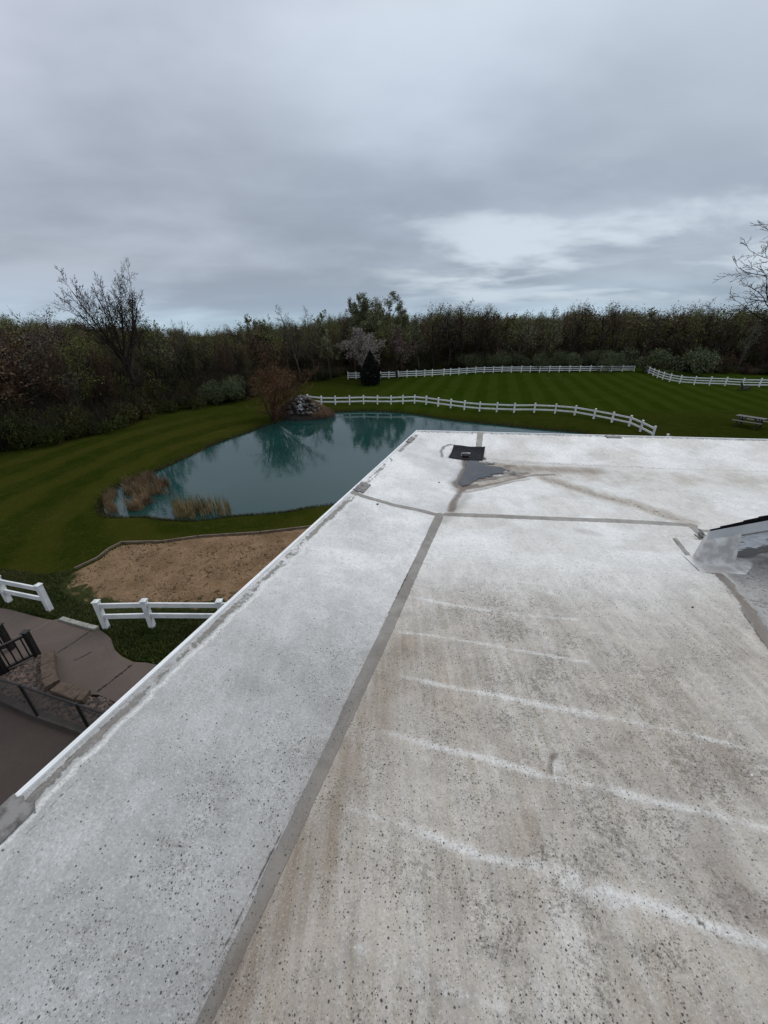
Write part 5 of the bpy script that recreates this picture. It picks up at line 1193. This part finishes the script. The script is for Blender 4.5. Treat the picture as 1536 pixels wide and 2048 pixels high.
for k, (u, v, Y, kd, bk, lf, nl_, w_) in enumerate([
    (340, 638, 45, 'tall', 'bark_grey', 'leaf_olive', 500, .8), (358, 636, 47, 'tall', 'bark_grey', 'leaf_red', 400, .7), (376, 640, 46, 'tall', 'bark_grey', 'leaf_olive', 400, .7), (300, 640, 43, 'round', 'bark', 'leaf_pale', 1500, .8),
    (842, 628, 70, 'round', 'bark', 'leaf_pale', 1500, .8), (872, 617, 72, 'tall', 'bark_dark', 'leaf_red', 900, 1.2), (900, 607, 72, 'tall', 'bark_dark', 'leaf_red', 900, 1.3), (922, 598, 73, 'tall', 'bark_dark', 'leaf_olive', 900, 1.3), (950, 604, 72, 'tall', 'bark_dark', 'leaf_red', 900, 1.3), (978, 614, 72, 'tall', 'bark_dark', 'leaf_red', 900, 1.2),
    (1002, 622, 73, 'round', 'bark', 'leaf_olive', 1300, .9), (1045, 620, 74, 'round', 'bark', 'leaf_pale', 1300, .8), (1095, 613, 76, 'round', 'bark', 'leaf_pale', 1400, .7), (1150, 608, 76, 'tall', 'bark_dark', 'leaf_red', 900, 1.2), (1180, 604, 76, 'tall', 'bark_dark', 'leaf_olive', 900, 1.2),
    (1210, 604, 77, 'tall', 'bark_dark', 'leaf_red', 900, 1.2), (1245, 606, 78, 'tall', 'bark_dark', 'leaf_red', 900, 1.2), (1300, 613, 80, 'round', 'bark', 'leaf_olive', 1300, 1.0), (1345, 612, 80, 'tall', 'bark_dark', 'leaf_red', 900, 1.1), (1396, 594, 80, 'tall', 'bark_grey', 'leaf_pale', 700, .9), (1425, 604, 78, 'tall', 'bark_dark', 'leaf_red', 900, 1.1), (1470, 606, 76, 'tall', 'bark_dark', 'leaf_olive', 900, 1.1)]):
    side = 'left of the pond' if u < 500 else 'behind the far lawn'
    look = {'leaf_olive': 'olive tinged', 'leaf_red': 'red brown budding', 'leaf_pale': 'pale green leafing'}[lf]
    form = 'slender' if kd == 'tall' else 'rounded'
    tree_at(u, Y, v, 'skyline_tree', f'{look} {form} tree on the skyline {side}', 'tree', kd, 61+(k % 4), bk, lf, nl_, group=f'{look} {form} skyline trees {side}', width=w_, ls=(.06, .14), twig=.010)

# dark conifer on the lawn: dense sprays over a shaped cone
def conifer(loc, H, Rw):
    r = np.random.RandomState(3); n = 15000; t = r.rand(n)**0.8; prof = np.where(t < .28, 0.80+0.20*(t/.28), (1-(t-.28)/.72)**0.75)
    a = r.uniform(0, 6.283, n); rad = Rw*prof*(0.80+0.26*fnoise(a*1.3, t*5, 2.0, 5, 3))*np.sqrt(r.uniform(.45, 1, n)); P_ = np.stack([np.cos(a)*rad, np.sin(a)*rad, 0.12+t*(H-0.15)], 1)
    V, F = leaves(P_, r, n, 0.07, 0.17, 0.02); root = empty('conifer', loc)
    link_mesh('crown', V, F, M['leaf_conifer'], parent=root); MB().tube((0, 0, -.1), (0, 0, H*.9), 0.14, 0.02, 8).build('trunk', M['bark_dark'], root)
    tag(root, 'dark egg shaped conifer standing on the lawn before the far fence', 'tree')
q = at(741, 770); conifer((q[0], q[1], 0), height_at(703, q[1]), 1.55)

# shrubs
def bush_mesh(seed, n, ls=(.02, .045), twigs=60, lobes=7):
    r = np.random.RandomState(seed); C_ = np.stack([r.normal(0, .42, lobes), r.normal(0, .42, lobes), r.uniform(.30, .72, lobes)], 1); R_ = r.uniform(.28, .46, lobes)
    k = r.randint(0, lobes, n); d = nrm(r.normal(0, 1, (n, 3))); rad = R_[k]*(r.uniform(.35, 1, n)**.45)*(1+0.3*r.normal(0, .35, n)); P_ = C_[k]+d*rad[:, None]*np.array([1, 1, .85]); P_[:, 2] = np.abs(P_[:, 2])
    V, F = leaves(P_, r, n, ls[0], ls[1], 0.015)
    a = r.uniform(0, 6.28, twigs); e_ = np.stack([np.cos(a)*r.uniform(.2, 1, twigs), np.sin(a)*r.uniform(.2, 1, twigs), r.uniform(.6, 1.25, twigs)], 1)
    T = prisms([(np.zeros((twigs, 3)), e_, np.full(twigs, .012), np.full(twigs, .004), 3)], lambda l: 2); return V, F, T
bl_ = {}
def shrub(u, Y, H, W, mat, seed, label, group, name='shrub', n=7500, vbase=None):
    key = (seed, mat, n)
    x = place(u, Y)
    if key not in bl_:
        V, F, T = bush_mesh(seed, n); V2, F2, mi = cat([(V, F, 0), (T[0], T[1], 1)]); r_ = empty(name, (0, 0, 0)); c_ = link_mesh('foliage', V2, F2, [M[mat], M['bark_dark']], midx=mi, parent=r_); bl_[key] = (r_, c_)
    else:
        r0, c0 = bl_[key]; r_ = r0.copy(); COL.objects.link(r_); c2 = c0.copy(); COL.objects.link(c2); c2.parent = r_
    r_.location = (x, Y, -0.05); r_.scale = (W/2/0.85, W/2/0.85, H/1.05); r_.rotation_euler = (0, 0, random.uniform(0, 6.28)); tag(r_, label, 'shrub', group); return r_
for k, (u, dY, H, W) in enumerate([(952, 4, 3.0, 4.8), (1000, 3.5, 3.5, 5.4), (1040, 4, 3.2, 4.8), (1082, 3.5, 2.9, 4.6), (1122, 4, 3.4, 5.0), (1165, 3.5, 3.2, 4.8), (1205, 4, 3.7, 5.4), (1245, 4, 3.3, 5.0)]):
    shrub(u, 67.2+dY, H, W, 'leaf_shrub', 201+k % 4, 'grey green shrub in the row behind the far three-rail fence', 'grey green shrubs behind the far fence')
shrub(1320, 69.5, 3.9, 6.8, 'leaf_shrub', 201, 'broad round grey green shrub behind the corner where the right fence begins', None)
shrub(1418, 68, 4.4, 8.0, 'leaf_shrub', 203, 'large grey green shrub behind the middle of the right fence', None)
for k, (u, Y, H, W) in enumerate([(410, 41, 2.4, 3.6), (432, 42, 2.6, 3.8)]): shrub(u, Y, H, W, 'leaf_shrub', 204, 'grey green bush at the wood edge left of the rusty brown tree', 'bushes left of the rusty tree')

# the wood itself: rows of trees and undergrowth behind the front line
FR = [at(u, v)[:2] for u, v in [(-420, 985), (-200, 950), (0, 922), (100, 905), (200, 877), (300, 846), (400, 820), (480, 804), (530, 795), (587, 782), (633, 767), (693, 752), (760, 747), (900, 742), (1060, 738), (1267, 736), (1295, 734), (1330, 740), (1400, 747), (1536, 751), (1900, 760)]]
FR = np.array(FR); FR = np.vstack([[FR[0]+(FR[0]-FR[1])*1.5], FR])
sk_u = [-600, 0, 60, 130, 300, 340, 400, 440, 480, 520, 560, 640, 680, 700, 820, 850, 900, 960, 1000, 1100, 1180, 1260, 1300, 1400, 1500, 2200]
sk_v = [612, 628, 640, 640, 650, 650, 664, 660, 656, 645, 645, 640, 628, 620, 622, 632, 615, 618, 630, 625, 618, 618, 624, 615, 612, 600]
REG = list(FR)+[np.array([600., FR[-1][1]-200]), np.array([600., 700.]), np.array([-600., 700.]), np.array([-600., FR[0][1]])]
def sample_wood(n, d0, d1, seed, umin=-500, umax=2000):
    r = np.random.RandomState(seed); out = np.zeros((0, 4)); lo = FR.min(0)-d1; hi = FR.max(0)+d1
    while len(out) < n:
        x = r.uniform(max(lo[0], -130), min(hi[0], 190), 20000); y = r.uniform(max(5, lo[1]), hi[1], 20000); d = seg_dist(x, y, FR)
        ok = (d > d0) & (d < d1) & (np.hypot(x, y) > 31); ok[ok] &= inside(x[ok], y[ok], REG)
        u, v = project(x, y, CAMH); ok &= (u > umin) & (u < umax)
        out = np.concatenate([out, np.stack([x, y, d, u], 1)[ok]])
    return out[:n], r
def tile(variants, places):
    """variants: list of (V, F, mi); places: (x, y, z, sx, sz, rot, var)"""
    Vs, Fs, Ms = [], [], []; b = 0
    for (x, y, z, sx_, sz_, ro, k) in places:
        V, F, mi = variants[k]; c_, s_ = math.cos(ro), math.sin(ro)
        Vs.append(np.stack([(V[:, 0]*c_-V[:, 1]*s_)*sx_+x, (V[:, 0]*s_+V[:, 1]*c_)*sx_+y, V[:, 2]*sz_+z], 1)); Fs.append(F+b); Ms.append(mi); b += len(V)
    return np.concatenate(Vs), np.concatenate(Fs), np.concatenate(Ms)
wm = ['bark', 'bark_dark', 'bark_grey', 'leaf_olive', 'leaf_red', 'leaf_pale', 'leaf_dark', 'leaf_fresh', 'bark_red']
vs = []
SP['broom'] = (6.5, 0.10, [(13, .18, 26, .42, 4, .10, .16), (6, .15, 30, .55, 3, .12, .14), (5, .2, 34, .5, 2, .15, .10)], 1, 0.0)
for kd, sd_, bk, lf, nl_ in [('broom', 301, 0, 3, 1300), ('broom', 302, 1, 4, 1200), ('broom', 303, 8, 4, 900), ('round', 304, 2, 3, 1500), ('round', 305, 8, 4, 1300), ('broom', 306, 2, 5, 1100), ('broom', 307, 0, 7, 1300), ('broom', 308, 2, 4, 600), ('round', 309, 1, 6, 1500)]:
    lv_ = SP[kd][2][:3]
    T, B, Lf, h = tree_parts(kd, sd_, nl_, (.05, .13), .22, fine=False, twig=.011, levels=lv_)
    V, F, mi = cat([(T[0], T[1], bk), (B[0], B[1], bk), (Lf[0], Lf[1], lf)]); V = V/h; vs.append((V, F, mi))
pl, r = sample_wood(620, 3.0, 34, 17); places = []
for x, y, dep, u in pl:
    vt = np.interp(u, sk_u, sk_v)-4+r.uniform(0, 1)**1.4*44+26*(float(vnoise(x, y, 0.11, 5))-0.5); Hh = np.clip(height_at(vt, max(y, 12)), 3.5, 14)
    if u < 480 and y < 45: Hh = min(Hh, 8.5)
    k = r.randint(0, len(vs)); places.append((x, y, -0.1, Hh*r.uniform(.75, 1.1), Hh, r.uniform(0, 6.28), k))
V, F, mi = tile(vs, places); o = link_mesh('woodland', V, F, [M[k] for k in wm], midx=mi); tag(o, 'brown budding wood that closes the view behind the pond and lawn', 'woods', kind='stuff')
# far tree masses to the horizon
places = []; r = np.random.RandomState(18)
for k in range(760):
    az = r.uniform(math.radians(-62), math.radians(62)); Rd = r.uniform(105, 330); x, y = Rd*math.sin(az), Rd*math.cos(az)
    u, v = project(x, y, CAMH); vt = np.interp(u, sk_u, sk_v)+r.uniform(0, 10); zg = float(far_dip(Rd)); Hh = np.clip(height_at(vt, y)-zg, 6.0, 14.5)*r.uniform(.86, 1.08)
    places.append((x, y, zg-0.1, Hh*r.uniform(1.2, 1.7), Hh, r.uniform(0, 6.28), r.choice([0, 3, 6, 5, 6, 4])))
V, F, mi = tile(vs, places); o = link_mesh('distant_woodland', V, F, [M[k] for k in wm], midx=mi); tag(o, 'distant olive green woods along the horizon', 'woods', kind='stuff')
# undergrowth
bm_ = ['leaf_hedge', 'leaf_dark', 'leaf_red', 'bark_dark', 'leaf_shrub', 'leaf_olive']
bs_ = []
for k, mi_ in enumerate([0, 0, 1, 1, 2, 5]):
    V, F, T = bush_mesh(400+k, 2400, (.022, .055), 90, 8); bs_.append(cat([(V, F, mi_), (T[0], T[1], 3)]))
places = []
pl, r = sample_wood(380, 1.0, 5.5, 19)
for x, y, dep, u in pl:
    left = u < 560; Hh = (r.uniform(1.1, 2.0)+dep*0.18) if left else r.uniform(0.6, 1.6)+dep*.12
    places.append((x, y, -0.1, r.uniform(1.1, 1.9), Hh, r.uniform(0, 6.28), r.choice([0, 1, 0, 1, 2, 5]) if left else r.choice([2, 3, 4, 0])))
V, F, mi = tile(bs_, places); o = link_mesh('brushwood', V, F, [M[k] for k in bm_], midx=mi); tag(o, 'low dark green brush along the edge of the wood', 'undergrowth', kind='stuff')
places = []; pl, r = sample_wood(620, 5.0, 26, 20)
for x, y, dep, u in pl: places.append((x, y, -0.1, r.uniform(1.6, 2.8), r.uniform(2.2, 4.6), r.uniform(0, 6.28), r.choice([2, 3, 4, 2, 3, 5])))
V, F, mi = tile(bs_, places); o = link_mesh('undergrowth', V, F, [M[k] for k in bm_], midx=mi); tag(o, 'dark red brown thicket filling the floor of the wood', 'undergrowth', kind='stuff')
